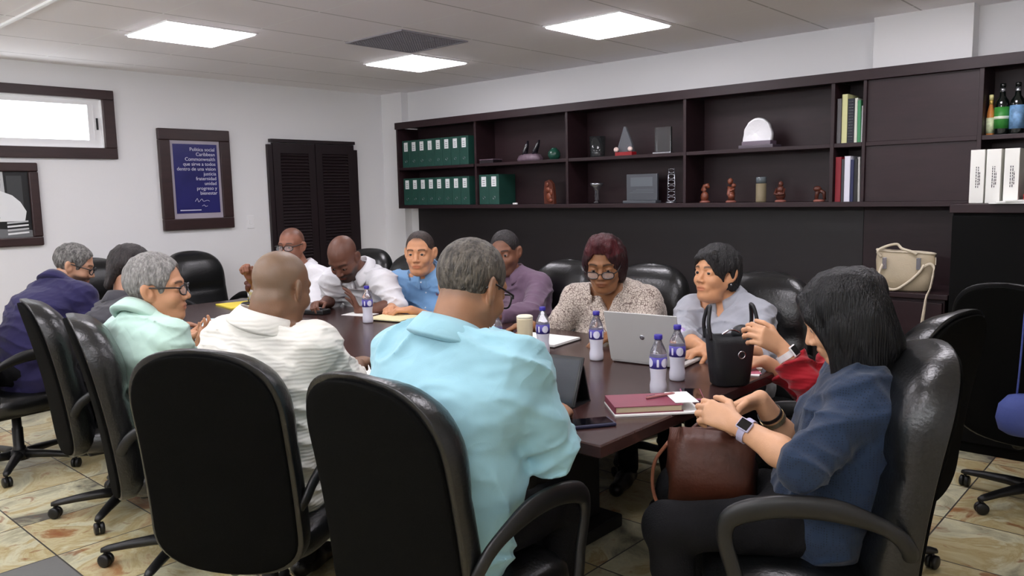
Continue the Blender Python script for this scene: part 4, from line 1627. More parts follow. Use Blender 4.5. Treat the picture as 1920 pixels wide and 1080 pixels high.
def hand_prims(W, d, n, right, curl, spread=.12, s=1.0, thumb=(.75, .3, .35)):
    d = nrm(d)
    n = nrm(np.asarray(n, float) - d * (np.asarray(n, float) @ d))
    t = np.cross(d, n) if right else np.cross(n, d)
    W = np.asarray(W, float)
    pr = []
    offs = (.027, .009, -.009, -.026)
    lens = (.088, .092, .087, .078)
    segs = ((.043, .026, .021), (.047, .030, .022), (.043, .027, .021), (.034, .021, .018))
    for i in range(4):
        K = W + d * lens[i] * s + t * offs[i] * s - n * .003 * s * (1 if i in (1, 2) else 0)
        pr.append((W + d * .012 * s + t * offs[i] * .62 * s, K, .0145 * s, .0115 * s, .014))
        c = curl[i] if hasattr(curl[0], '__len__') else curl
        sp = spread * (1.2, .3, -.4, -1.2)[i]
        p = K
        ang = 0.0
        for j in range(3):
            ang += c[j]
            dd = nrm(d * math.cos(ang) + n * math.sin(ang) + t * sp * math.cos(ang))
            e = p + dd * segs[i][j] * s
            r0 = (.0098, .0090, .0082)[j] * (1 if i < 3 else .9)
            r1 = (.0090, .0082, .0072)[j] * (1 if i < 3 else .9)
            pr.append((p, e, r0 * s, r1 * s, .004))
            p = e
    B = W + d * .022 * s + t * .022 * s + n * .006
    pr.append((W + d * .02 * s + t * .008 * s, W + d * .055 * s + t * .03 * s + n * .006, .016 * s, .013 * s, .012))
    a = nrm(d * .65 + t * thumb[0] + n * thumb[1])
    m1 = B + a * .045 * s
    b = nrm(d * .9 + t * (thumb[0] - .55) + n * (thumb[1] + thumb[2] * .4))
    m2 = m1 + b * .032 * s
    c2 = nrm(d * .9 + t * (thumb[0] - .75) + n * (thumb[1] + thumb[2]))
    m3 = m2 + c2 * .026 * s
    pr += [(B, m1, .0145 * s, .0115 * s, .01), (m1, m2, .011 * s, .0098 * s, .004), (m2, m3, .0098 * s, .008 * s, .004)]
    return pr


def elbow(S, W, L1, L2, pole):
    S, W = np.asarray(S, float), np.asarray(W, float)
    d = W - S
    D = np.linalg.norm(d)
    if D > (L1 + L2) * .995:
        f = D / ((L1 + L2) * .995)
        L1, L2 = L1 * f, L2 * f
    a = (L1 * L1 - L2 * L2 + D * D) / (2 * D)
    h = math.sqrt(max(L1 * L1 - a * a, 0))
    u = d / D
    p = np.asarray(pole, float)
    p = nrm(p - u * (p @ u))
    return S + u * a + p * h


REST = (.35, .45, .3)
FIST = (1.25, 1.35, .8)


def person(label, pel, yaw, nb, head, hd, skin, shirt, hair, arms, hs=1.0, wide=1.0, belly=0.0, sw=.175, glasses=None,
           sleeve=1.0, beard=0.0, buzz=None, face_w=1.0, vox=.004, hidden_face=False, eyes=True, gaze=0.0, lids=.0, smile=False,
           trousers=TROU, shoe=SHOEK, collar='shirt', shirt_kw=None, slouch=.03, legs=True, loose=.014, neck_r=.056, syaw=None, knees=None, brow=(30, 22, 18), rolls=False):
    shirt_kw = shirt_kw or {}
    pel = V(pel[0], pel[1], .565)
    org = V(pel[0], pel[1], 0)
    nb, head = V(*nb), V(*head)
    root = thing('person', label, 'person', tuple(org))
    ya = math.radians(yaw)
    fw, lt = V(math.cos(ya), math.sin(ya), 0), V(-math.sin(ya), math.cos(ya), 0)
    sya = math.radians(yaw if syaw is None else syaw)
    slt = V(-math.sin(sya), math.cos(sya), 0)
    sfw = V(math.cos(sya), math.sin(sya), 0)
    hy, hp, hr = [math.radians(a) for a in hd]
    hf = V(math.cos(hy) * math.cos(hp), math.sin(hy) * math.cos(hp), -math.sin(hp))
    hl = V(-math.sin(hy), math.cos(hy), 0)
    hu = np.cross(hf, hl)
    hl, hu = hl * math.cos(hr) + hu * math.sin(hr), hu * math.cos(hr) - hl * math.sin(hr)
    H2L = np.stack([hf, hl, hu], 0)

    def hw(x, y, z):
        return head + hs * (hf * x * 1 + hl * y + hu * z)

    # ---- skeleton
    spine = nb - pel
    c1 = pel + spine * .33 - fw * slouch * .8
    c2 = pel + spine * .66 - fw * slouch
    c3 = nb - nrm(spine) * .085 - fw * .01
    sh = {}
    for sd, sg in (('L', 1), ('R', -1)):
        sh[sd] = nb - V(0, 0, .078) + slt * sg * sw + sfw * arms[sd].get('fwd', .02) + V(0, 0, arms[sd].get('lift', 0))
    sk = (arms['L'].get('L1', .29), arms['L'].get('L2', .255))
    J = {}
    for sd, sg in (('L', 1), ('R', -1)):
        a = arms[sd]
        W = V(*a['w'])
        E = V(*a['e']) if 'e' in a else elbow(sh[sd], W, sk[0], sk[1], a.get('pole', fw * -.3 + slt * sg * .5 + V(0, 0, -1)))
        J[sd] = (sh[sd], E, W)

    def torso(F, o, bel, k=.05):
        W = wide
        F.ecap(pel - V(0, 0, .03), pel + spine * .15, lt, (.175 * W + o), (.17 * W + o), .125 + o + bel * .3, .125 + o + bel * .6, k)
        F.ecap(pel + spine * .12, c1 + fw * bel * .5, lt, .165 * W + o, .162 * W + o + bel * .4, .12 + o + bel * .5, .115 + o + bel, k)
        F.ecap(c1 + fw * bel * .5, c2, lt, .162 * W + o + bel * .4, .172 * W + o, .115 + o + bel, .118 + o, k)
        F.ecap(c2, c3, slt, .172 * W + o, .145 * W + o, .118 + o, .088 + o, k)
        for sd in 'LR':
            s_ = J[sd][0]
            F.cone(nb - V(0, 0, .02), s_, .05 + o, .050 + o * .8, .05)
            F.cone(c2 + (s_ - c3) * .55 - V(0, 0, .02), s_, .07 + o, .056 + o, .05)

    # ---- body: one surface from the hips over torso, neck and head to the finger tips
    pts = [head + .18 * hs, head - .18 * hs, pel - .2, pel + .2] + [j for sd in 'LR' for j in J[sd]]
    for sd in 'LR':
        pts += [J[sd][2] + .18, J[sd][2] - .18, J[sd][0] + .1, J[sd][0] - .1]
    lo, hi = np.min(pts, 0) - .06, np.max(pts, 0) + .06
    B = Field(lo, hi, vox)
    torso(B, -.006, belly)
    for sd in 'LR':
        S_, E_, W_ = J[sd]
        B.cone(S_, E_, .052 * wide, .040, .03)
        B.cone(E_, E_ + (W_ - E_) * .35, .040, .041, .02)
        B.cone(E_ + (W_ - E_) * .35, W_, .041, .027, .02)
    nk = hw(-.028, 0, -.055)
    B.cone(nb - V(0, 0, .03), nk, neck_r + .004, neck_r * .96, .03)
    # head in its own frame
    R_ = .20 * hs
    sl, P = B.region(head - R_, head + R_)
    rel = [P[i] - head[i] for i in range(3)]
    Q = [(rel[0] * H2L[i][0] + rel[1] * H2L[i][1] + rel[2] * H2L[i][2]) / hs for i in range(3)]
    Q[1] = Q[1] / face_w
    ax = np.abs(Q[1])
    M = [Q[0], ax, Q[2]]
    h = ell(Q, (-.012, 0, .032), (.098, .076, .086))
    h = smin(h, ell(Q, (.026, 0, -.035), (.064, .061, .082)), .03)
    h = smin(h, cone(M, (-.002, .054, -.052), (.064, .012, -.104), .019, .016), .03)
    h = smin(h, ell(Q, (.070, 0, -.104), (.021, .024, .017)), .02)
    if not hidden_face:
        h = smin(h, ell(M, (.058, .036, -.038), (.030, .026, .026)), .02)
        h = smin(h, cone(M, (.083, .010, .022), (.068, .045, .020), .011, .010), .016)
        h = smax(h, -ell(M, (.099, .032, -.003), (.020, .019, .012)), .012)
        h = smin(h, ell(M, (.0740, .0315, -.003), (.0165, .0175, .0145)), .005)
        h = smax(h, -ell(M, (.093, .0315, -.0035 - .004 * lids), (.013, .0130, .0052 - .0035 * lids)), .0015)
        h = smin(h, cone(Q, (.084, 0, .004), (.108, 0, -.034), .0085, .0115), .010)
        h = smin(h, ell(M, (.098, .0125, -.040), (.012, .009, .0085)), .006)
        h = smax(h, -ell(M, (.104, .0068, -.0475), (.006, .0042, .005)), .003)
        h = smin(h, ell(Q, (.080, 0, -.070), (.018, .031, .022)), .014)
        h = smin(h, ell(Q, (.0945, 0, -.0665), (.0065, .022, .0058)), .004)
        h = smin(h, ell(Q, (.0925, 0, -.0785), (.007, .0195, .0068)), .004)
        if smile:
            h = smax(h, -ell(Q, (.104, 0, -.0725), (.012, .026, .0055)), .003)
        else:
            h = smax(h, -ell(M, (.103, .0, -.0722), (.009, .024, .0016)), .003)
    else:
        h = smin(h, cone(Q, (.084, 0, .004), (.108, 0, -.034), .0085, .0125), .010)
    # ears
    e = ell([M[0] + (Q[2] + .012) * .25, M[1] + .42 * (M[0] + .004), M[2]], (-.012, .078, -.010), (.021, .0105, .035))
    e = smax(e, -ell([M[0], M[1], M[2]], (-.002, .092, -.006), (.012, .011, .021)), .005)
    h = smin(h, e, .006)
    if rolls:
        h = smin(h, cone(M, (-.076, .0, -.050), (-.062, .040, -.046), .021, .014), .022)
        h = smin(h, cone(M, (-.068, .0, -.086), (-.054, .044, -.082), .023, .014), .02)
    if belly > .03 or neck_r > .06:
        h = smin(h, ell(Q, (.025, 0, -.112), (.05, .05, .025)), .03)
    B.D[sl] = smin(B.D[sl], (h * hs).astype(F32), .022)
    # hands
    for sd in 'LR':
        a = arms[sd]
        hm = a.get('hs', 1.0)
        pr = hand_prims(J[sd][2], a.get('d', nrm(J[sd][2] - J[sd][1])), a.get('n', (0, 0, -1)), sd == 'R', a.get('curl', REST), a.get('spread', .12), hm, a.get('thumb', (.75, .3, .35)))
        pl, ph = np.min([np.minimum(p[0], p[1]) for p in pr], 0) - .03, np.max([np.maximum(p[0], p[1]) for p in pr], 0) + .03
        sl, P = B.region(pl, ph)
        if sl is None:
            continue
        d = np.full(B.D[sl].shape, .5, F32)
        for (p0, p1, r0, r1, k) in pr:
            d = smin(d, cone(P, p0, p1, r0, r1), k)
        B.D[sl] = smin(B.D[sl], d.astype(F32), .008)
    v, q = B.mesh()
    v = relax(v, q, 1, .4)
    # pigment
    ql = (v - head) @ H2L.T / hs
    ql[:, 1] /= face_w
    base = np.array([lin(c) for c in skin])
    col = np.tile(base, (len(v), 1)) * (1 + .10 * (noise(v * 30) - .5))[:, None]
    near = np.linalg.norm(ql, axis=1) < .19

    def paint(mask, c, amt):
        m_ = (mask * amt * near)[:, None]
        col[:] = col * (1 - m_) + np.array([lin(t) for t in c]) * m_

    def sst(x, a, b):
        t = np.clip((x - a) / (b - a), 0, 1)
        return t * t * (3 - 2 * t)
    X_, Y_, Z_ = ql[:, 0], np.abs(ql[:, 1]), ql[:, 2]
    if not hidden_face:
        lp = 1 - sst(np.sqrt((Y_ / .026) ** 2 + ((Z_ + .0725) / .0125) ** 2), .75, 1.1)
        lipc = (skin[0] * .86, skin[1] * .66, skin[2] * .66)
        paint(lp * (X_ > .075), lipc, .65)
        if smile:
            paint((1 - sst(np.sqrt((Y_ / .02) ** 2 + ((Z_ + .0725) / .0045) ** 2), .7, 1.1)) * (X_ > .07), (225, 220, 210), .95)
        bz = .0245 - 9 * (Y_ - .03) ** 2
        paint((1 - sst(np.abs(Z_ - bz), .003, .006)) * sst(Y_, .010, .015) * (1 - sst(Y_, .048, .054)) * (X_ > .05), brow, .85)
    if beard:
        mk = sst(-Z_, .036, .055) * sst(X_, .0, .03) * (1 - sst(Z_, -.03, -.02)) * (Z_ > -.14)
        mk *= 1 - (1 - sst(np.sqrt((Y_ / .026) ** 2 + ((Z_ + .0725) / .0115) ** 2), .8, 1.1))
        paint(mk, (46, 40, 38), beard)
        paint((1 - sst(np.abs(Z_ + .057), .004, .008)) * (1 - sst(Y_, .024, .03)) * (X_ > .08), (46, 40, 38), beard)
    if buzz:
        hl_ = sst(Z_ - (.075 - 1.2 * np.maximum(-(X_ - .02), 0)), -.015, .02)
        hl_ = np.maximum(hl_, sst(-X_, .0, .03) * sst(Z_, -.06, -.035))
        hl_ *= sst(np.sqrt(((X_ + .008) / .028) ** 2 + ((Y_ - .079) / .025) ** 2 + ((Z_ + .01) / .04) ** 2), .9, 1.1)
        paint(hl_, buzz[0], buzz[1])
    mesh_obj('body', v, q, SKINM, root, org, col)

    # ---- eyes
    if eyes and not hidden_face:
        for sg in (-1, 1):
            c = hw(.0765, .0315 * face_w * sg, -.003)
            n, m = 20, 14
            th, fi = np.meshgrid(np.linspace(0, PI, m), np.linspace(0, 2 * PI, n, endpoint=False), indexing='ij')
            loc = np.stack([np.cos(th), np.sin(th) * np.cos(fi), np.sin(th) * np.sin(fi)], -1).reshape(-1, 3)
            g = math.radians(gaze)
            dirs = np.stack([loc[:, 0] * math.cos(g) - loc[:, 1] * math.sin(g), loc[:, 0] * math.sin(g) + loc[:, 1] * math.cos(g), loc[:, 2] - lids * loc[:, 0]], -1)
            vv = c + (dirs * .0128 * hs) @ np.stack([hf, hl, hu], 0)
            qq = []
            for i in range(m - 1):
                for k in range(n):
                    l = (k + 1) % n
                    qq.append((i * n + k, (i + 1) * n + k, (i + 1) * n + l, i * n + l))
            ang = th.reshape(-1)
            cc = np.where((ang < .30)[:, None], np.array([[.005, .004, .004]]), np.where((ang < .62)[:, None], np.array([[.03, .015, .008]]), np.array([[.42, .38, .36]])))
            mesh_obj('eye', vv, np.array(qq), EYEM, root, org, cc)

    # ---- hair
    if hair:
        make_hair(root, org, head, H2L, hs, face_w, hair)
    if glasses:
        make_glasses(root, org, hw, hs, face_w, glasses)

    # ---- shirt
    o = loose
    lo2, hi2 = np.min([pel - .26 - o - belly, nb - .15] + [j - .11 for sd in 'LR' for j in J[sd]], 0), np.max([pel + .26 + o + belly, nb + .12] + [j + .11 for sd in 'LR' for j in J[sd]], 0)
    lo2[2] = max(lo2[2], .46)
    C = Field(lo2, hi2, shirt_kw.get('vox', .0065))
    torso(C, o, belly)
    if shirt_kw.get('bust'):
        for sg in (-1, 1):
            C.ell(c2 + slt * sg * .075 + sfw * (.075 + o) - V(0, 0, .02), (.075, .075, .07), .05)
    for sd in 'LR':
        S_, E_, W_ = J[sd]
        ss = arms[sd].get('sleeve', sleeve)
        up_ = shirt_kw.get('arm', .060) * wide + o * .5
        if ss < 1.0:           # short sleeve: ends above the elbow
            end = S_ + (E_ - S_) * ss
            a_ = nrm(E_ - S_)
            r = max(up_, .07)

            def fn(P, S_=S_, end=end, a_=a_, up_=up_):
                d = cone(P, S_, end + a_ * .05, up_, up_ * .98)
                return np.maximum(d, (P[0] - end[0]) * a_[0] + (P[1] - end[1]) * a_[1] + (P[2] - end[2]) * a_[2])
            C.add(fn, np.minimum(S_, end) - r, np.maximum(S_, end) + r, .02)
        else:                  # long or rolled: ss-1 of the forearm is covered
            C.cone(S_, E_, up_, .052 + o * .6, .03)
            end = E_ + (W_ - E_) * min(ss - 1, .97)
            a_ = nrm(W_ - E_)

            def fn(P, E_=E_, end=end, a_=a_):
                d = cone(P, E_, end + a_ * .05, .052 + o * .6, (.040 + o * .3))
                return np.maximum(d, (P[0] - end[0]) * a_[0] + (P[1] - end[1]) * a_[1] + (P[2] - end[2]) * a_[2])
            C.add(fn, np.minimum(E_, end) - .08, np.maximum(E_, end) + .08, .02)
            cb = end - a_ * .022
            C.add(lambda P, cb=cb, end=end: np.maximum(cone(P, cb, end + a_ * .02, .047 + o * .3, .047 + o * .3), (P[0] - end[0]) * a_[0] + (P[1] - end[1]) * a_[1] + (P[2] - end[2]) * a_[2]),
                  np.minimum(cb, end) - .07, np.maximum(cb, end) + .07, .006)

    def folds(p):
        d = fold_noise(p, shirt_kw.get('fs', 16), shirt_kw.get('fa', .011) * 1.7, V(0.25, 0.1, 1.0) + fw * .3, 3.2) * .8
        d += fold_noise(p * 1.0 + 2.3, 34, .0035, V(.5, .6, .6), 2.0)
        for sd in 'LR':
            S_, E_, W_ = J[sd]
            a_ = nrm(E_ - S_)
            de = np.linalg.norm(p - E_, axis=1)
            wgt = np.exp(-(de / .12) ** 2) + .5 * np.exp(-(np.linalg.norm(p - S_, axis=1) / .12) ** 2)
            d += wgt * fold_noise(p + 5, 26, .018, a_, 3.5)
        return d
    C.displace(folds, .04)
    nkax = nrm(nk - nb)
    # neck hole
    sl, P = C.region(nb - .16, nb + .16)
    hole = cone(P, nb - nkax * .005, nb + nkax * .2, neck_r + .002, neck_r + .02)
    C.D[sl] = smax(C.D[sl], -hole.astype(F32), .004)
    if shirt_kw.get('vneck'):
        dep = shirt_kw['vneck']
        sl, P = C.region(nb - .3, nb + .3)
        uu = np.abs((P[0] - nb[0]) * slt[0] + (P[1] - nb[1]) * slt[1])
        ff = (P[0] - nb[0]) * sfw[0] + (P[1] - nb[1]) * sfw[1]
        zz = (P[2] - (nb[2] - .045 - dep)) / (dep + .03)
        wz = .056 * np.clip(zz, -1, 1.1)
        cut = np.maximum(uu - wz, -(ff - .01))
        C.D[sl] = smax(C.D[sl], -cut.astype(F32), .006)
    # top of the shirt stops at the collar seam
    sl, P = C.region(nb - .14, nb + .2)
    fwdn = np.clip(((P[0] - nb[0]) * sfw[0] + (P[1] - nb[1]) * sfw[1]) / .09, 0, 1)
    top = (P[0] - nb[0]) * nkax[0] + (P[1] - nb[1]) * nkax[1] + (P[2] - nb[2]) * nkax[2] - .028 + (.042 if shirt_kw.get('vneck') else .026) * fwdn
    r2 = np.sqrt((P[0] - nb[0]) ** 2 + (P[1] - nb[1]) ** 2)
    C.D[sl] = np.where(r2 < .12, np.maximum(C.D[sl], top.astype(F32)), C.D[sl])
    v, q = C.mesh()
    v = relax(v, q, 1, .5)
    so = mesh_obj(shirt_kw.get('name', 'shirt'), v, q, shirt, root, org)

    # ---- collar
    if collar == 'shirt' or collar == 'stand':
        axis = nrm(nkax + V(0, 0, .5) - sfw * .12)
        la = nrm(slt - axis * (slt @ axis))
        fa = np.cross(la, axis)
        rings = [[] for _ in range(7)]
        N_ = 44
        gap = .22 if collar == 'shirt' else .30
        for i in range(N_ + 1):
            th = gap + (2 * PI - 2 * gap) * i / N_
            cs, sn = math.cos(th), math.sin(th)
            front = (1 + cs) / 2
            hgt = .044 - .014 * front
            drop = -.030 * front ** 1.5
            rr = neck_r + .008
            tipx = .030 * max(0, (front - .75) / .25) if collar == 'shirt' else 0
            if collar == 'shirt':
                prof = ((rr + .006, -.012), (rr + .003, hgt), (rr + .008, hgt + .004), (rr + .022, hgt - .014), (rr + .042, hgt - .046 - tipx), (rr + .040, hgt - .052 - tipx), (rr + .022, hgt - .062 - tipx))
            else:
                prof = ((rr + .006, -.012), (rr + .003, hgt * .8), (rr + .006, hgt * .8 + .003), (rr + .010, hgt * .8), (rr + .012, hgt * .5), (rr + .013, 0), (rr + .014, -.016))
            for k, (r, z) in enumerate(prof):
                p = nb + axis * (z + drop + .004) + (fa * cs * r * 1.05 + la * sn * r)
                rings[k].append(tuple(p - org))
        mb = MB()
        rg = [[rings[k][i] for k in range(7)] for i in range(N_ + 1)]
        mb.loft(rg, smooth=True)
        mb.build('collar', shirt_kw.get('collar_mat', shirt), root)
    if shirt_kw.get('buttons'):
        fr = c2 + sfw * .1
        sv = np.array(so.data.vertices[0].co)
        bm = MB()
        V_ = v
        for k in range(shirt_kw['buttons']):
            z = nb[2] - .07 - k * .075
            c = (V_ - nb) @ slt
            selm = (np.abs(c) < .012) & (np.abs(V_[:, 2] - z) < .012)
            if not selm.any():
                continue
            cand = V_[selm]
            p = cand[np.argmax(cand @ sfw)] + sfw * .001
            bm.ball(tuple(p - org), .0055, 10, 6, (1, 1, 1))
        if bm.v:
            bm.build('buttons', BUTTON, root)

    # ---- trousers and shoes
    if legs:
        kn = knees or [None, None]
        Gf = None
        pp = [pel]
        JJ = []
        for i, sg in enumerate((1, -1)):
            hip = pel + lt * sg * .09 - V(0, 0, .015)
            K = V(*kn[i]) if kn[i] else hip + fw * .43 + lt * sg * .06 - V(0, 0, .02)
            A = V(K[0], K[1], .10) - fw * .05
            JJ.append((hip, K, A))
            pp += [hip, K, A]
        G_ = Field(np.min(pp, 0) - .16, np.max(pp, 0) + .16, .010)
        G_.ell(pel, (.18, .18, .11), .04)
        for hip, K, A in JJ:
            G_.cone(hip, K, .092, .066, .04)
            G_.cone(K, A, .066, .048, .03)
        G_.displace(lambda p: fold_noise(p, 16, .010, fw + V(0, 0, .5), 3), .04)
        v, q = G_.mesh()
        v = relax(v, q, 1)
        mesh_obj('trousers', v, q, trousers, root, org)
        for hip, K, A in JJ:
            s_ = Field(A - V(.28, .28, .1), A + V(.28, .28, .1), .008)
            t0 = A - V(0, 0, .045)
            s_.cone(t0 - fw * .02, t0 + fw * .06, .042, .040, .03)
            s_.cone(t0 + fw * .06 - V(0, 0, .006), t0 + fw * .17 - V(0, 0, .016), .040, .036, .03)
            sl, P = s_.region(s_.lo, s_.lo + s_.n * s_.h)
            s_.D[:] = np.maximum(s_.D, (.004 - P[2]).astype(F32))
            v, q = s_.mesh()
            mesh_obj('shoe', v, q, shoe, root, org)
    return dict(root=root, org=org, J=J, hw=hw, nb=nb, slt=slt, sfw=sfw, shirt=so, head=head, hf=hf, hl=hl, hu=hu, H2L=H2L)


def make_hair(root, org, head, H2L, hs, fw_, st):
    t = st.get('t', .010)
    vox = st.get('vox', .0042)
    R_ = st.get('R', .19) * hs
    F = Field(head - R_ - V(0, 0, st.get('down', 0)), head + R_, vox)
    sl, P = F.region(F.lo, F.lo + F.n * F.h)
    rel = [P[i] - head[i] for i in range(3)]
    Q = [(rel[0] * H2L[i][0] + rel[1] * H2L[i][1] + rel[2] * H2L[i][2]) / hs for i in range(3)]
    Q[1] = Q[1] / fw_
    M = [Q[0], np.abs(Q[1]), Q[2]]
    kind = st['kind']
    up_ = st.get('up', 0)
    h = ell(Q, (-.014, 0, .032 + up_ / 2), (.096 + t, .075 + t, .086 + t + up_ / 2))
    ear = ell(M, (.004, .085, -.012), (.024, .03, .034))
    if kind == 'short':
        face = ell(Q, (.094, 0, -.03 + st.get('high', 0)), (.078, .076, .098))
        h = smax(h, -face, .008)
        cut = (-.030 + .36 * Q[0]) - Q[2]
        h = smax(h, cut, .01)
        h = smax(h, -ear, .006)
    elif kind == 'side':     # a woman's short hair swept over brow and ears
        h = smin(h, ell(M, (-.04, .055, -.02), (.055, .035, .065)), .03)
        face = ell([Q[0], Q[1] + .012, Q[2]], (.098, 0, -.040), (.080, .070, .098))
        h = smax(h, -face, .008)
        h = smax(h, -ell(M, (.014, .090, -.022), (.020, .03, .034)), .006)
        h = smax(h, (-.085 + .0 * Q[0]) - Q[2], .01)
        h = smin(h, cone(Q, (.072, .035, .085), (.078, -.05, .060), .018, .010), .012)
        h = smin(h, cone(Q, (.070, -.045, .062), (.050, -.072, .010), .012, .006), .008)
        h = smin(h, cone(Q, (.070, .05, .066), (.046, .074, .0), .012, .006), .008)
    elif kind == 'layered':  # chin-length layers, lifted crown
        h = smin(h, ell(M, (-.02, .066, -.03), (.055, .030, .075)), .03)
        h = smin(h, ell(Q, (.03, 0, .115), (.06, .05, .035)), .03)
        h = smin(h, ell(Q, (-.07, 0, -.04), (.045, .06, .07)), .03)
        face = ell([Q[0], Q[1] + .008, Q[2]], (.098, 0, -.034), (.085, .066, .110))
        h = smax(h, -face, .008)
        h = smin(h, cone(Q, (.068, .03, .098), (.060, -.055, .080), .020, .012), .014)
    elif kind == 'back':     # pulled back, small tail at the nape
        face = ell(Q, (.094, 0, -.03), (.076, .076, .100))
        h = smax(h, -face, .008)
        h = smax(h, (-.05 + .3 * Q[0]) - Q[2], .01)
        h = smax(h, -ear, .006)
        h = smin(h, cone(Q, (-.09, 0, -.02), (-.11, 0, -.10), .035, .02), .02)
    elif kind == 'long':
        ln = st.get('len', .30)
        h = smin(h, ell(M, (-.02, .07, -.05), (.075, .036, .13)), .03)
        h = smin(h, ell(Q, (-.075, 0, -.06), (.055, .085, .15)), .04)
        d = st.get('gdir', (0, 0, -1))
        for (a, y, r, l) in ((-.085, .03, .045, 1), (-.085, -.03, .045, 1), (-.06, .075, .036, .95), (-.06, -.075, .036, .95), (.0, .085, .026, .85), (.0, -.085, .026, .85), (.035, .082, .018, .75), (.035, -.082, .018, .75)):
            p0 = (a, y, -.02)
            p1 = (a + d[0] * ln * l, y * 1.1 + d[1] * ln * l, -.02 + d[2] * ln * l)
            h = smin(h, cone(Q, p0, p1, r, r * .75), .03)
        face = ell(Q, (.105, 0, -.055), (.070, .066, .115))
        h = smax(h, -face, .01)
        h = smin(h, cone(M, (.072, .02, .088), (.075, .066, .035), .016, .012), .015)
        h = smin(h, cone(M, (.073, .064, .04), (.055, .082, -.05), .013, .014), .015)
    F.D[:] = (h * hs).astype(F32)
    amp = st.get('amp', .004)
    sc = st.get('sc', 60)
    fl = np.array(st.get('flow', (1, 1, .3)))

    def disp(p):
        l = (p - head) @ H2L.T / hs
        return (noise(l * sc * fl + 4) - .5) * amp * 2 + (noise(l * sc * 2.3 * fl) - .5) * amp
    F.displace(disp, .03)
    v, q = F.mesh()
    if len(v) == 0:
        return
    v = relax(v, q, 1, .4)
    l = (v - head) @ H2L.T / hs
    c0, c1 = [np.array([lin(t_) for t_ in c]) for c in st['cols']]
    n = .5 * noise(l * np.array([150, 150, 50])) + .5 * noise(l * np.array([330, 330, 90]) + 9)
    f = np.clip((n - .3) / .4, 0, 1)
    if st.get('streak') is not None:
        f = np.clip(.25 * f + 1.0 * np.exp(-((l[:, 0] - .05) / .05) ** 2) * (l[:, 2] > .06), 0, 1)
    col = c0 + (c1 - c0) * f[:, None]
    mesh_obj('hair', v, q, HAIRL if kind in ('long', 'layered') else HAIRM, root, org, col)


def make_glasses(root, org, hw, hs, fw_, st):
    dz, dx = st.get('dz', 0.0), st.get('dx', 0.0)
    w, h_ = st.get('w', .027), st.get('h', .019)
    r = st.get('r', .0022)
    fr = MB()
    ring = {}
    for sg in (-1, 1):
        pts = []
        for k in range(24):
            a = 2 * PI * k / 24
            y = .033 * sg + w * math.copysign(abs(math.cos(a)) ** .75, math.cos(a))
            z = -.006 + dz + h_ * math.copysign(abs(math.sin(a)) ** .75, math.sin(a))
            x = .106 + dx - 3.0 * max(0, abs(y) - .03) ** 2 * 4
            pts.append(hw(x, y * fw_, z) - org)
        ring[sg] = pts
        fr.tube(pts, r, 8, closed=True)
        e = [hw(.101 + dx, .060 * sg * fw_, .003 + dz) - org, hw(.085 + dx, .072 * sg * fw_, .006 + dz * .8) - org, hw(.03, .0785 * sg * fw_, .008 + dz * .3) - org, hw(-.012, .082 * sg * fw_, .010) - org, hw(-.035, .082 * sg * fw_, -.01) - org]
        fr.tube(e, r * 1.05, 8)
    fr.tube([hw(.108 + dx, -.008 * fw_, 0 + dz) - org, hw(.112 + dx, 0, .003 + dz) - org, hw(.108 + dx, .008 * fw_, 0 + dz) - org], r, 8)
    f = fr.build('glasses', st.get('m', FRAMEK), root)
    for sg in (-1, 1):
        lb = MB()
        c = sum((Vector(p) for p in ring[sg]), Vector()) / 24
        lb.add([c] + ring[sg], [(0, 1 + k, 1 + (k + 1) % 24) for k in range(24)], True)
        off = Vector(tuple((hw(.001, 0, 0) - hw(0, 0, 0)) * 1.2))
        lb.add([c + off] + [Vector(p) + off for p in ring[sg]], [(0, 1 + (k + 1) % 24, 1 + k) for k in range(24)], True)
        lb.build('lens', LENS, f, fix=False)


def wrist_band(info, side, u, m_band, m_face, name='watch', face=True, w=.011, r=.031, up=(0, 0, 1)):
    S_, E_, W_ = info['J'][side]
    a = nrm(W_ - E_)
    c = E_ + (W_ - E_) * u - info['org']
    up = nrm(np.asarray(up, float) - a * (np.asarray(up, float) @ a))
    s = np.cross(a, up)
    mb = MB()
    rings = []
    for k in range(28):
        t = 2 * PI * k / 28
        d = up * math.cos(t) + s * math.sin(t)
        rings.append([tuple(c + d * (r + q) + a * o) for q, o in ((0, -w), (.003, -w), (.003, w), (0, w))])
    rings.append(rings[0])
    mb.loft(rings, smooth=False, cap=False)
    o = mb.build(name, m_band, info['root'])
    if face:
        f = MB()
        mt = Matrix(((up[0], s[0], a[0]), (up[1], s[1], a[1]), (up[2], s[2], a[2])))
        f.box((r - .001, -.017, -.02), (r + .008, .017, .02), .004, rot=mt)
        f.v = [tuple(np.array(p) + c) for p in f.v]
        f.build('watch_case', m_band, o)
        g = MB()
        g.box((r + .0078, -.014, -.016), (r + .0088, .014, .016), 0, rot=mt)
        g.v = [tuple(np.array(p) + c) for p in g.v]
        g.build('dial', m_face, o)
    return o
def fabric(name, c, rough=.8, weave=600, b=.12, var=.06):
    return mat(name, rgb(*c), rough, bump=b, bscale=weave, var=var, vscale=9, spec=.25, sheen=.15, wr=.22)


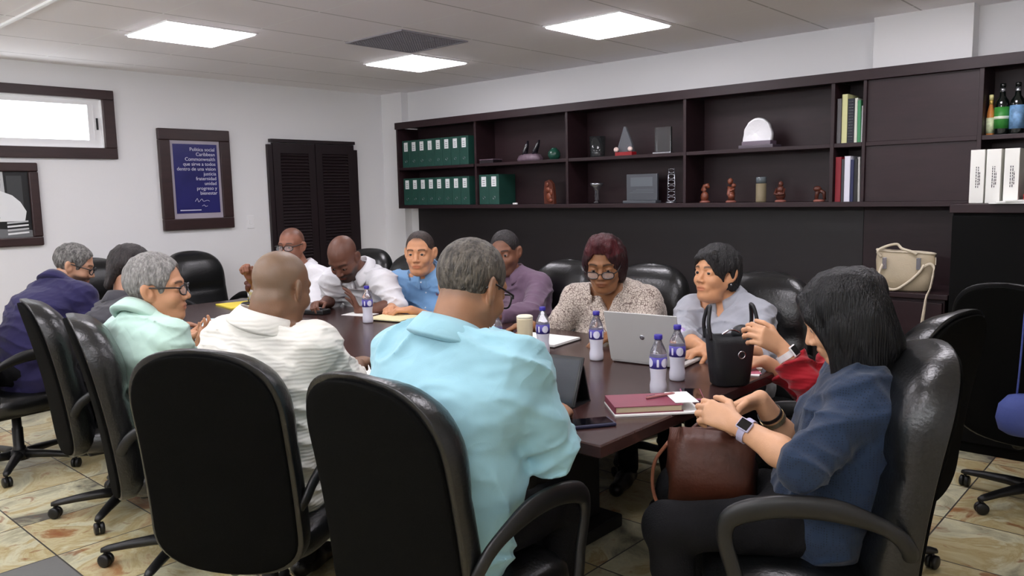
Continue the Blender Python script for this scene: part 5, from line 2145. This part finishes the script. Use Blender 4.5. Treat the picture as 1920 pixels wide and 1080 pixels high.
def patterned():
    m = fabric('patterned_blouse', (206, 190, 176))
    nt = m.node_tree
    N, L = nt.nodes, nt.links
    b = N['Principled BSDF']
    tc = N.new('ShaderNodeTexCoord')
    nz = N.new('ShaderNodeTexNoise')
    nz.inputs['Scale'].default_value = 22
    L.new(tc.outputs['Object'], nz.inputs['Vector'])
    mx = N.new('ShaderNodeMix')
    mx.data_type = 'RGBA'
    mx.inputs[0].default_value = .04
    L.new(tc.outputs['Object'], mx.inputs[6])
    L.new(nz.outputs['Color'], mx.inputs[7])
    vo = N.new('ShaderNodeTexVoronoi')
    vo.feature = 'DISTANCE_TO_EDGE'
    vo.inputs['Scale'].default_value = 75
    L.new(mx.outputs[2], vo.inputs['Vector'])
    n3 = N.new('ShaderNodeTexNoise')
    n3.inputs['Scale'].default_value = 30
    L.new(tc.outputs['Object'], n3.inputs['Vector'])
    ml = N.new('ShaderNodeMath')
    ml.operation = 'MULTIPLY'
    ml.inputs[1].default_value = .135
    L.new(n3.outputs[0], ml.inputs[0])
    lt = N.new('ShaderNodeMath')
    lt.operation = 'LESS_THAN'
    L.new(vo.outputs['Distance'], lt.inputs[0])
    L.new(ml.outputs[0], lt.inputs[1])
    m2 = N.new('ShaderNodeMix')
    m2.data_type = 'RGBA'
    m2.inputs[6].default_value = rgb(200, 188, 176)
    m2.inputs[7].default_value = rgb(112, 96, 90)
    L.new(lt.outputs[0], m2.inputs[0])
    L.new(m2.outputs[2], b.inputs['Base Color'])
    return m


def dotted():
    m = fabric('dotted_navy', (42, 62, 92))
    nt = m.node_tree
    N, L = nt.nodes, nt.links
    b = N['Principled BSDF']
    tc = N.new('ShaderNodeTexCoord')
    vo = N.new('ShaderNodeTexVoronoi')
    vo.inputs['Scale'].default_value = 140
    vo.inputs['Randomness'].default_value = .15
    L.new(tc.outputs['Object'], vo.inputs['Vector'])
    lt = N.new('ShaderNodeMath')
    lt.operation = 'LESS_THAN'
    lt.inputs[1].default_value = .26
    L.new(vo.outputs['Distance'], lt.inputs[0])
    m2 = N.new('ShaderNodeMix')
    m2.data_type = 'RGBA'
    m2.inputs[6].default_value = rgb(32, 48, 72)
    m2.inputs[7].default_value = rgb(20, 28, 44)
    L.new(lt.outputs[0], m2.inputs[0])
    L.new(m2.outputs[2], b.inputs['Base Color'])
    return m


def ribbed(name, c):
    """linen shirt woven with fine tucks"""
    m = fabric(name, c)
    nt = m.node_tree
    N, L = nt.nodes, nt.links
    b = N['Principled BSDF']
    tc = N.new('ShaderNodeTexCoord')
    wv = N.new('ShaderNodeTexWave')
    wv.bands_direction = 'Z'
    wv.inputs['Scale'].default_value = 24
    wv.inputs['Distortion'].default_value = 5
    wv.inputs['Detail Scale'].default_value = .6
    L.new(tc.outputs['Object'], wv.inputs['Vector'])
    bp = N.new('ShaderNodeBump')
    bp.inputs['Strength'].default_value = .22
    bp.inputs['Distance'].default_value = .004
    L.new(wv.outputs[0], bp.inputs['Height'])
    L.new(bp.outputs[0], b.inputs['Normal'])
    return m


NAVYS = fabric('navy_shirt', (36, 32, 74))
GREYS = fabric('charcoal_shirt', (62, 61, 67))
MINT = fabric('mint_shirt', (180, 210, 198))
CREAM = ribbed('cream_shirt', (214, 212, 204))
TURQ = fabric('turquoise_shirt', (146, 190, 202))
WHITE = fabric('white_shirt', (222, 222, 226))
SKYB = fabric('light_blue_shirt', (122, 164, 206))
MAUVE = fabric('mauve_shirt', (106, 84, 104))
POLO = fabric('grey_polo', (164, 167, 176))
RED = ribbed('red_top', (150, 12, 28))
GREY_HAIR = [(58, 56, 54), (176, 172, 168)]

# 1 the man in navy at far left
person('man in navy shirt and beard leaning over the table at far left', (1.43, 4.98), 14, (1.655, 5.085, 1.03), (1.765, 5.11, 1.125), (-30, 20, 0), (192, 146, 118), NAVYS,
       dict(kind='short', t=.010, cols=[(60, 58, 56), (130, 128, 124)], amp=.003, high=.010),
       dict(L=dict(w=(2.02, 5.24, .80), d=(1, -.3, 0), n=(0, 0, -1)), R=dict(w=(2.0, 4.92, .80), d=(1, .2, 0), n=(0, 0, -1))),
       hs=1.03, wide=1.12, belly=.05, sw=.185, glasses=dict(r=.003), sleeve=1.7, beard=.8, slouch=.045, vox=.005)
# 2 the person in charcoal
person('person in charcoal top with dark hair pulled back, behind the mint shirt man', (1.50, 4.02), 8, (1.66, 4.16, 1.0), (1.72, 4.19, 1.15), (0, 14, -8), (170, 122, 96), GREYS,
       dict(kind='back', t=.014, cols=[(20, 16, 16), (46, 38, 38)], amp=.004),
       dict(L=dict(w=(1.98, 4.34, .80), d=(1, -.2, 0)), R=dict(w=(1.98, 4.02, .80), d=(1, .2, 0))),
       wide=1.05, sw=.175, sleeve=1.6, vox=.006, hidden_face=True, eyes=False, shoe=SHOEB)
# 3 the man in mint green
p3 = person('grey-haired man in mint green shirt and dark-rimmed glasses holding a phone', (1.50, 3.26), 4, (1.365, 3.285, 1.03), (1.445, 3.29, 1.137), (-38, 0, 0), (190, 138, 104), MINT,
            dict(kind='short', t=.010, cols=[(100, 98, 96), (146, 144, 140)], amp=.003, up=.012, high=.016),
            dict(L=dict(w=(1.645, 3.53, .865), d=(.6, -.72, .25), n=(.3, -.4, .6), curl=(.5, .6, .4)), R=dict(w=(1.61, 3.36, .825), d=(.78, .42, .25), n=(-.5, .6, .5), curl=(.5, .7, .5))),
            hs=1.1, wide=1.12, belly=.06, sw=.178, glasses=dict(w=.027, h=.018, r=.003), sleeve=1.55, neck_r=.062, face_w=1.06)
# 4 the bald man in cream
person('bald man in cream shirt with his back to the camera', (1.36, 2.36), 22, (1.33, 2.265, 1.105), (1.39, 2.255, 1.214), (14, 14, 0), (120, 88, 66), CREAM, None,
       dict(L=dict(w=(1.80, 2.74, .80), d=(1, 0, 0)), R=dict(w=(1.78, 2.40, .87), e=(1.57, 2.16, .86), d=(.8, .6, 0))),
       hs=.97, wide=1.06, belly=.05, sw=.168, sleeve=1.3, neck_r=.068, face_w=1.08, rolls=True, buzz=((104, 90, 74), .55), eyes=True, vox=.004, shirt_kw=dict(fs=20, fa=.010))
# 5 the man in turquoise
person('man in turquoise shirt with cropped greying hair and glasses, back to the camera', (1.43, 1.60), 8, (1.46, 1.55, 1.125), (1.545, 1.545, 1.245), (2, 22, 0), (150, 108, 80), TURQ,
       dict(kind='short', t=.006, cols=[(48, 44, 39), (94, 88, 78)], amp=.0014, sc=90, vox=.0036, high=.01),
       dict(L=dict(w=(2.02, 1.84, .80), d=(1, -.2, 0)), R=dict(w=(1.90, 1.535, .80), e=(1.63, 1.345, .80), d=(.9, .5, .0), n=(0, .4, -1), curl=(.4, .5, .3))),
       hs=1.06, wide=1.2, belly=.05, sw=.195, glasses=dict(r=.0028, dz=-.004), sleeve=1.55, neck_r=.066, buzz=((84, 74, 64), .5), vox=.0038,
       shirt_kw=dict(fs=13, fa=.016, vox=.006), loose=.018)
# 6 the man with glasses at the far right end
person('man in white shirt and glasses with raised fist, before the louvred door', (3.56, 5.12), 196, (3.31, 5.06, .985), (3.23, 5.08, 1.15), (208, 4, 0), (146, 98, 78), WHITE,
       None,
       dict(L=dict(w=(2.98, 4.86, .79), d=(-1, .2, 0)), R=dict(w=(2.872, 5.065, .955), e=(3.02, 5.22, .80), d=(-.45, -.2, .85), n=(-.6, -.6, 0), curl=FIST)),
       hs=1.08, wide=1.08, belly=.03, glasses=dict(w=.029, h=.018, r=.003), sleeve=1.5, vox=.005, buzz=((70, 48, 40), .6))
# 7 the bald man bending over the table
person('bald bearded man in white shirt bending over the table with one hand spread', (3.50, 4.38), 200, (3.185, 4.225, 1.02), (3.05, 4.21, 1.11), (206, 42, 0), (106, 70, 56), WHITE, None,
       dict(L=dict(w=(3.045, 4.07, .775), d=(-.25, .22, .95), n=(-.7, .6, .2), curl=(.25, .2, .15), spread=.25, e=(3.22, 3.90, .80)), R=dict(w=(2.945, 4.31, .815), d=(-.8, -.3, .1), n=(.1, -.4, -1), curl=(.9, 1.0, .6), e=(3.13, 4.48, .80))),
       hs=1.14, wide=1.22, belly=.07, sw=.195, sleeve=1.2, beard=.8, neck_r=.066, buzz=((90, 62, 52), .3), vox=.0042, lids=.5, slouch=.07)
# 8 the man in light blue
p8 = person('man in light blue shirt with clasped hands on the table, cropped black hair', (3.66, 3.90), 206, (3.47, 3.885, 1.0), (3.385, 3.85, 1.135), (214, 5, 0), (202, 146, 108), SKYB,
            dict(kind='short', t=.003, cols=[(34, 26, 24), (62, 48, 42)], amp=.0008, high=.024),
            dict(L=dict(w=(3.155, 3.69, .80), d=(-.6, .65, 0), n=(0, .1, -1), curl=(.6, .8, .5)), R=dict(w=(3.165, 3.885, .80), d=(-.75, -.55, .0), n=(.2, -.2, -1), curl=(.5, .7, .5))),
            hs=1.1, wide=1.14, belly=.05, sw=.185, sleeve=1.45, face_w=1.05, neck_r=.062, buzz=((40, 32, 30), .8), shirt_kw=dict(buttons=5), vox=.0042)
# 9 the smiling man in mauve
person('smiling man in mauve shirt with short black hair, half hidden behind the turquoise man', (3.72, 3.30), 200, (3.69, 3.335, 1.0), (3.64, 3.345, 1.135), (203, 10, 4), (130, 88, 68), MAUVE,
       dict(kind='short', t=.004, cols=[(22, 18, 18), (44, 38, 38)], amp=.001, high=.014),
       dict(L=dict(w=(3.26, 3.08, .80), d=(-.8, .5, 0), e=(3.50, 3.02, .80)), R=dict(w=(3.25, 3.40, .80), d=(-.9, -.3, 0))),
       hs=1.1, wide=1.14, belly=.04, sw=.19, sleeve=1.9, beard=.35, smile=True, buzz=((24, 20, 20), .85), vox=.0045)
# 10 the woman in the patterned blouse
p10 = person('woman in patterned cream blouse and glasses with reddish dark hair, looking down', (3.62, 2.44), 194, (3.50, 2.44, .99), (3.40, 2.42, 1.125), (204, 17, 0), (138, 94, 62), patterned(),
             dict(kind='layered', t=.016, cols=[(38, 20, 22), (74, 27, 32)], streak=1, amp=.006, sc=45, R=.21),
             dict(L=dict(w=(3.13, 2.20, .80), d=(-.85, .1, -.15), curl=(.5, .6, .4)), R=dict(w=(3.14, 2.70, .80), d=(-.55, .75, -.02), curl=(.5, .7, .4))),
             hs=1.12, wide=1.30, belly=.06, sw=.195, glasses=dict(dz=-.014, dx=.004, w=.025, h=.0165, r=.0026), sleeve=1.55, collar=None, shirt_kw=dict(name='blouse', vneck=.09, bust=True, fs=14, arm=.054), vox=.0042,
             face_w=1.08, neck_r=.060, lids=.45, loose=.02)
# 11 the woman in grey polo
p11 = person('woman in grey polo shirt with short black hair looking up to her right', (3.62, 1.80), 186, (3.61, 1.84, .965), (3.55, 1.86, 1.09), (166, -4, 0), (208, 152, 112), POLO,
             dict(kind='side', t=.018, cols=[(10, 9, 10), (28, 26, 27)], amp=.006, sc=45, R=.20),
             dict(L=dict(w=(3.16, 1.52, .80), d=(-.9, .3, 0)), R=dict(w=(3.10, 1.68, .80), e=(3.32, 1.92, .80), d=(-.85, .22, -.1), n=(-.1, -.1, -1), curl=(.35, .5, .35))),
             hs=1.08, wide=1.15, belly=.05, sw=.168, sleeve=1.45, face_w=1.05, shirt_kw=dict(name='polo_shirt', vneck=.05, bust=True, arm=.050), vox=.0042, gaze=14, neck_r=.058)
# 12 the woman in red
p12 = person('woman in red ribbed top, mostly hidden, reaching for the black handbag', (2.96, .95), 100, (2.96, .985, .94), (2.95, 1.0, 1.08), (100, 10, 0), (206, 156, 120), RED,
             dict(kind='side', t=.012, cols=[(16, 14, 16), (40, 36, 38)], amp=.005),
             dict(L=dict(w=(2.635, 1.13, .945), e=(2.67, 1.0, .77), d=(-.45, .35, .35), n=(.6, .5, -.4), curl=(.7, .9, .6), L1=.27), R=dict(w=(3.02, 1.36, .80), d=(-.1, 1, 0))),
             wide=1.08, sw=.175, sleeve=1.75, collar=None, shirt_kw=dict(name='top', vneck=.06, fa=.014, fs=24), hidden_face=True, eyes=False, vox=.0045)
# 13 the woman in navy
p13 = person('woman in dotted navy blouse with long black hair searching a brown bag', (2.25, .83), 114, (2.36, .765, .98), (2.33, .825, 1.125), (112, 27, 0), (206, 158, 124), dotted(),
             dict(kind='long', t=.016, cols=[(6, 6, 7), (17, 17, 19)], amp=.003, sc=40, flow=(1.4, 1.4, .15), len=.25, gdir=(.35, 0, -.93), R=.27, down=.14, vox=.0046),
             dict(L=dict(w=(2.01, .985, .845), e=(1.99, .79, .775), d=(-.12, .9, .28), n=(.75, .3, -.55), curl=(.75, .9, .6), sleeve=1.12), R=dict(w=(2.255, 1.03, .86), d=(-.5, .55, -.32), n=(-.5, -.3, -.6), curl=(.6, .8, .5), sleeve=1.02)),
             hs=1.02, wide=1.10, sw=.172, collar=None, shirt_kw=dict(name='blouse', fs=15, fa=.011, vox=.006, bust=True, arm=.054), vox=.0038, face_w=1.02, loose=.018)

# watches and bracelets
WHT = mat('white_strap', rgb(226, 224, 224), .45)
DIAL = mat('dial_black', rgb(12, 12, 14), .1)
wrist_band(p12, 'L', .86, WHT, DIAL, up=(-.3, -.6, .9), r=.034)
wrist_band(p13, 'L', .84, mat('violet_strap', rgb(176, 172, 200), .4), DIAL, up=(-.75, -.35, .6), r=.033, w=.010)
wrist_band(p13, 'R', .72, mat('dark_beads', rgb(40, 30, 24), .5), None, 'bracelet', False, .006, .0345)
wrist_band(p13, 'R', .64, mat('gold_bangle', rgb(216, 188, 140), .25, metal=.8), None, 'bracelet', False, .008, .036)
wrist_band(p10, 'L', .93, mat('yellow_cuff', rgb(180, 150, 70), .4, metal=.5), None, 'bracelet', False, .005, .032)

# earring, badge, chest emblem
o = p11
e = MB()
e.ball(tuple(o['hw'](-.004, .088, -.05) - o['org']), .0055, 12, 8)
e.build('earring', SIL, o['root'])


def on_shirt(o, dl, dz, mats, name, r, rings):
    me = o['shirt'].data
    co = np.empty(len(me.vertices) * 3, F32)
    me.vertices.foreach_get('co', co)
    co = co.reshape(-1, 3) + o['org']
    rel = co - o['nb']
    m = (np.abs(rel @ o['slt'] - dl) < .012) & (np.abs(rel[:, 2] - dz) < .012)
    if not m.any():
        return
    c = co[m]
    p = c[np.argmax(c @ o['sfw'])]
    nn = nrm(o['sfw'] + V(0, 0, .25))
    s = nrm(np.cross(V(0, 0, 1), nn))
    u = np.cross(nn, s)
    root = o['root']
    par = root
    for k, (rr, off) in enumerate(rings):
        b = MB()
        rg = [[tuple(p + nn * z + (s * math.cos(a) + u * math.sin(a)) * q - o['org']) for a in [2 * PI * j / 24 for j in range(24)]] for q, z in ((rr, -.004), (rr, .0035 + off), (rr * .6, .004 + off))]
        b.loft(rg, smooth=False)
        ob = b.build(name if k == 0 else 'print', mats[k], par)
        if k == 0:
            par = ob


on_shirt(p11, -.075, -.115, [mat('violet_badge', rgb(176, 150, 206), .4), mat('pale_badge', rgb(214, 206, 232), .4)], 'badge', .026, ((.027, 0), (.018, .001)))
on_shirt(p8, .085, -.15, [mat('emblem', rgb(120, 70, 70), .6), mat('emblem_blue', rgb(50, 60, 120), .6)], 'emblem', .012, ((.013, 0), (.007, .001)))

# phones held in hands
t = thing('mobile_phone', 'mobile phone with a pale lit screen held by the man in mint green', 'phone', (1.73, 3.455, .905), math.radians(35))
rr = Matrix.Rotation(math.radians(-38), 3, 'Y')
MB().box((-.072, -.036, -.004), (.072, .036, .004), .003, rot=rr).build('case', PLASTK, t)
MB().box((-.066, -.031, .004), (.066, .031, .0046), rot=rr).build('screen', mat('lit_screen', rgb(170, 190, 205), .15, emit=(.6, .72, .8, 1), estr=.5), t)
t = thing('mobile_phone', 'dark mobile phone under the fist of the bald bending man', 'phone', (2.88, 4.28, T + .0), math.radians(20))
MB().box((-.05, -.08, 0), (.04, .08, .03), .006).build('case', PLASTK, t)
MB().box((-.045, -.07, .0295), (.035, .07, .031)).build('screen', mat('grey_screen', rgb(110, 112, 116), .2), t)
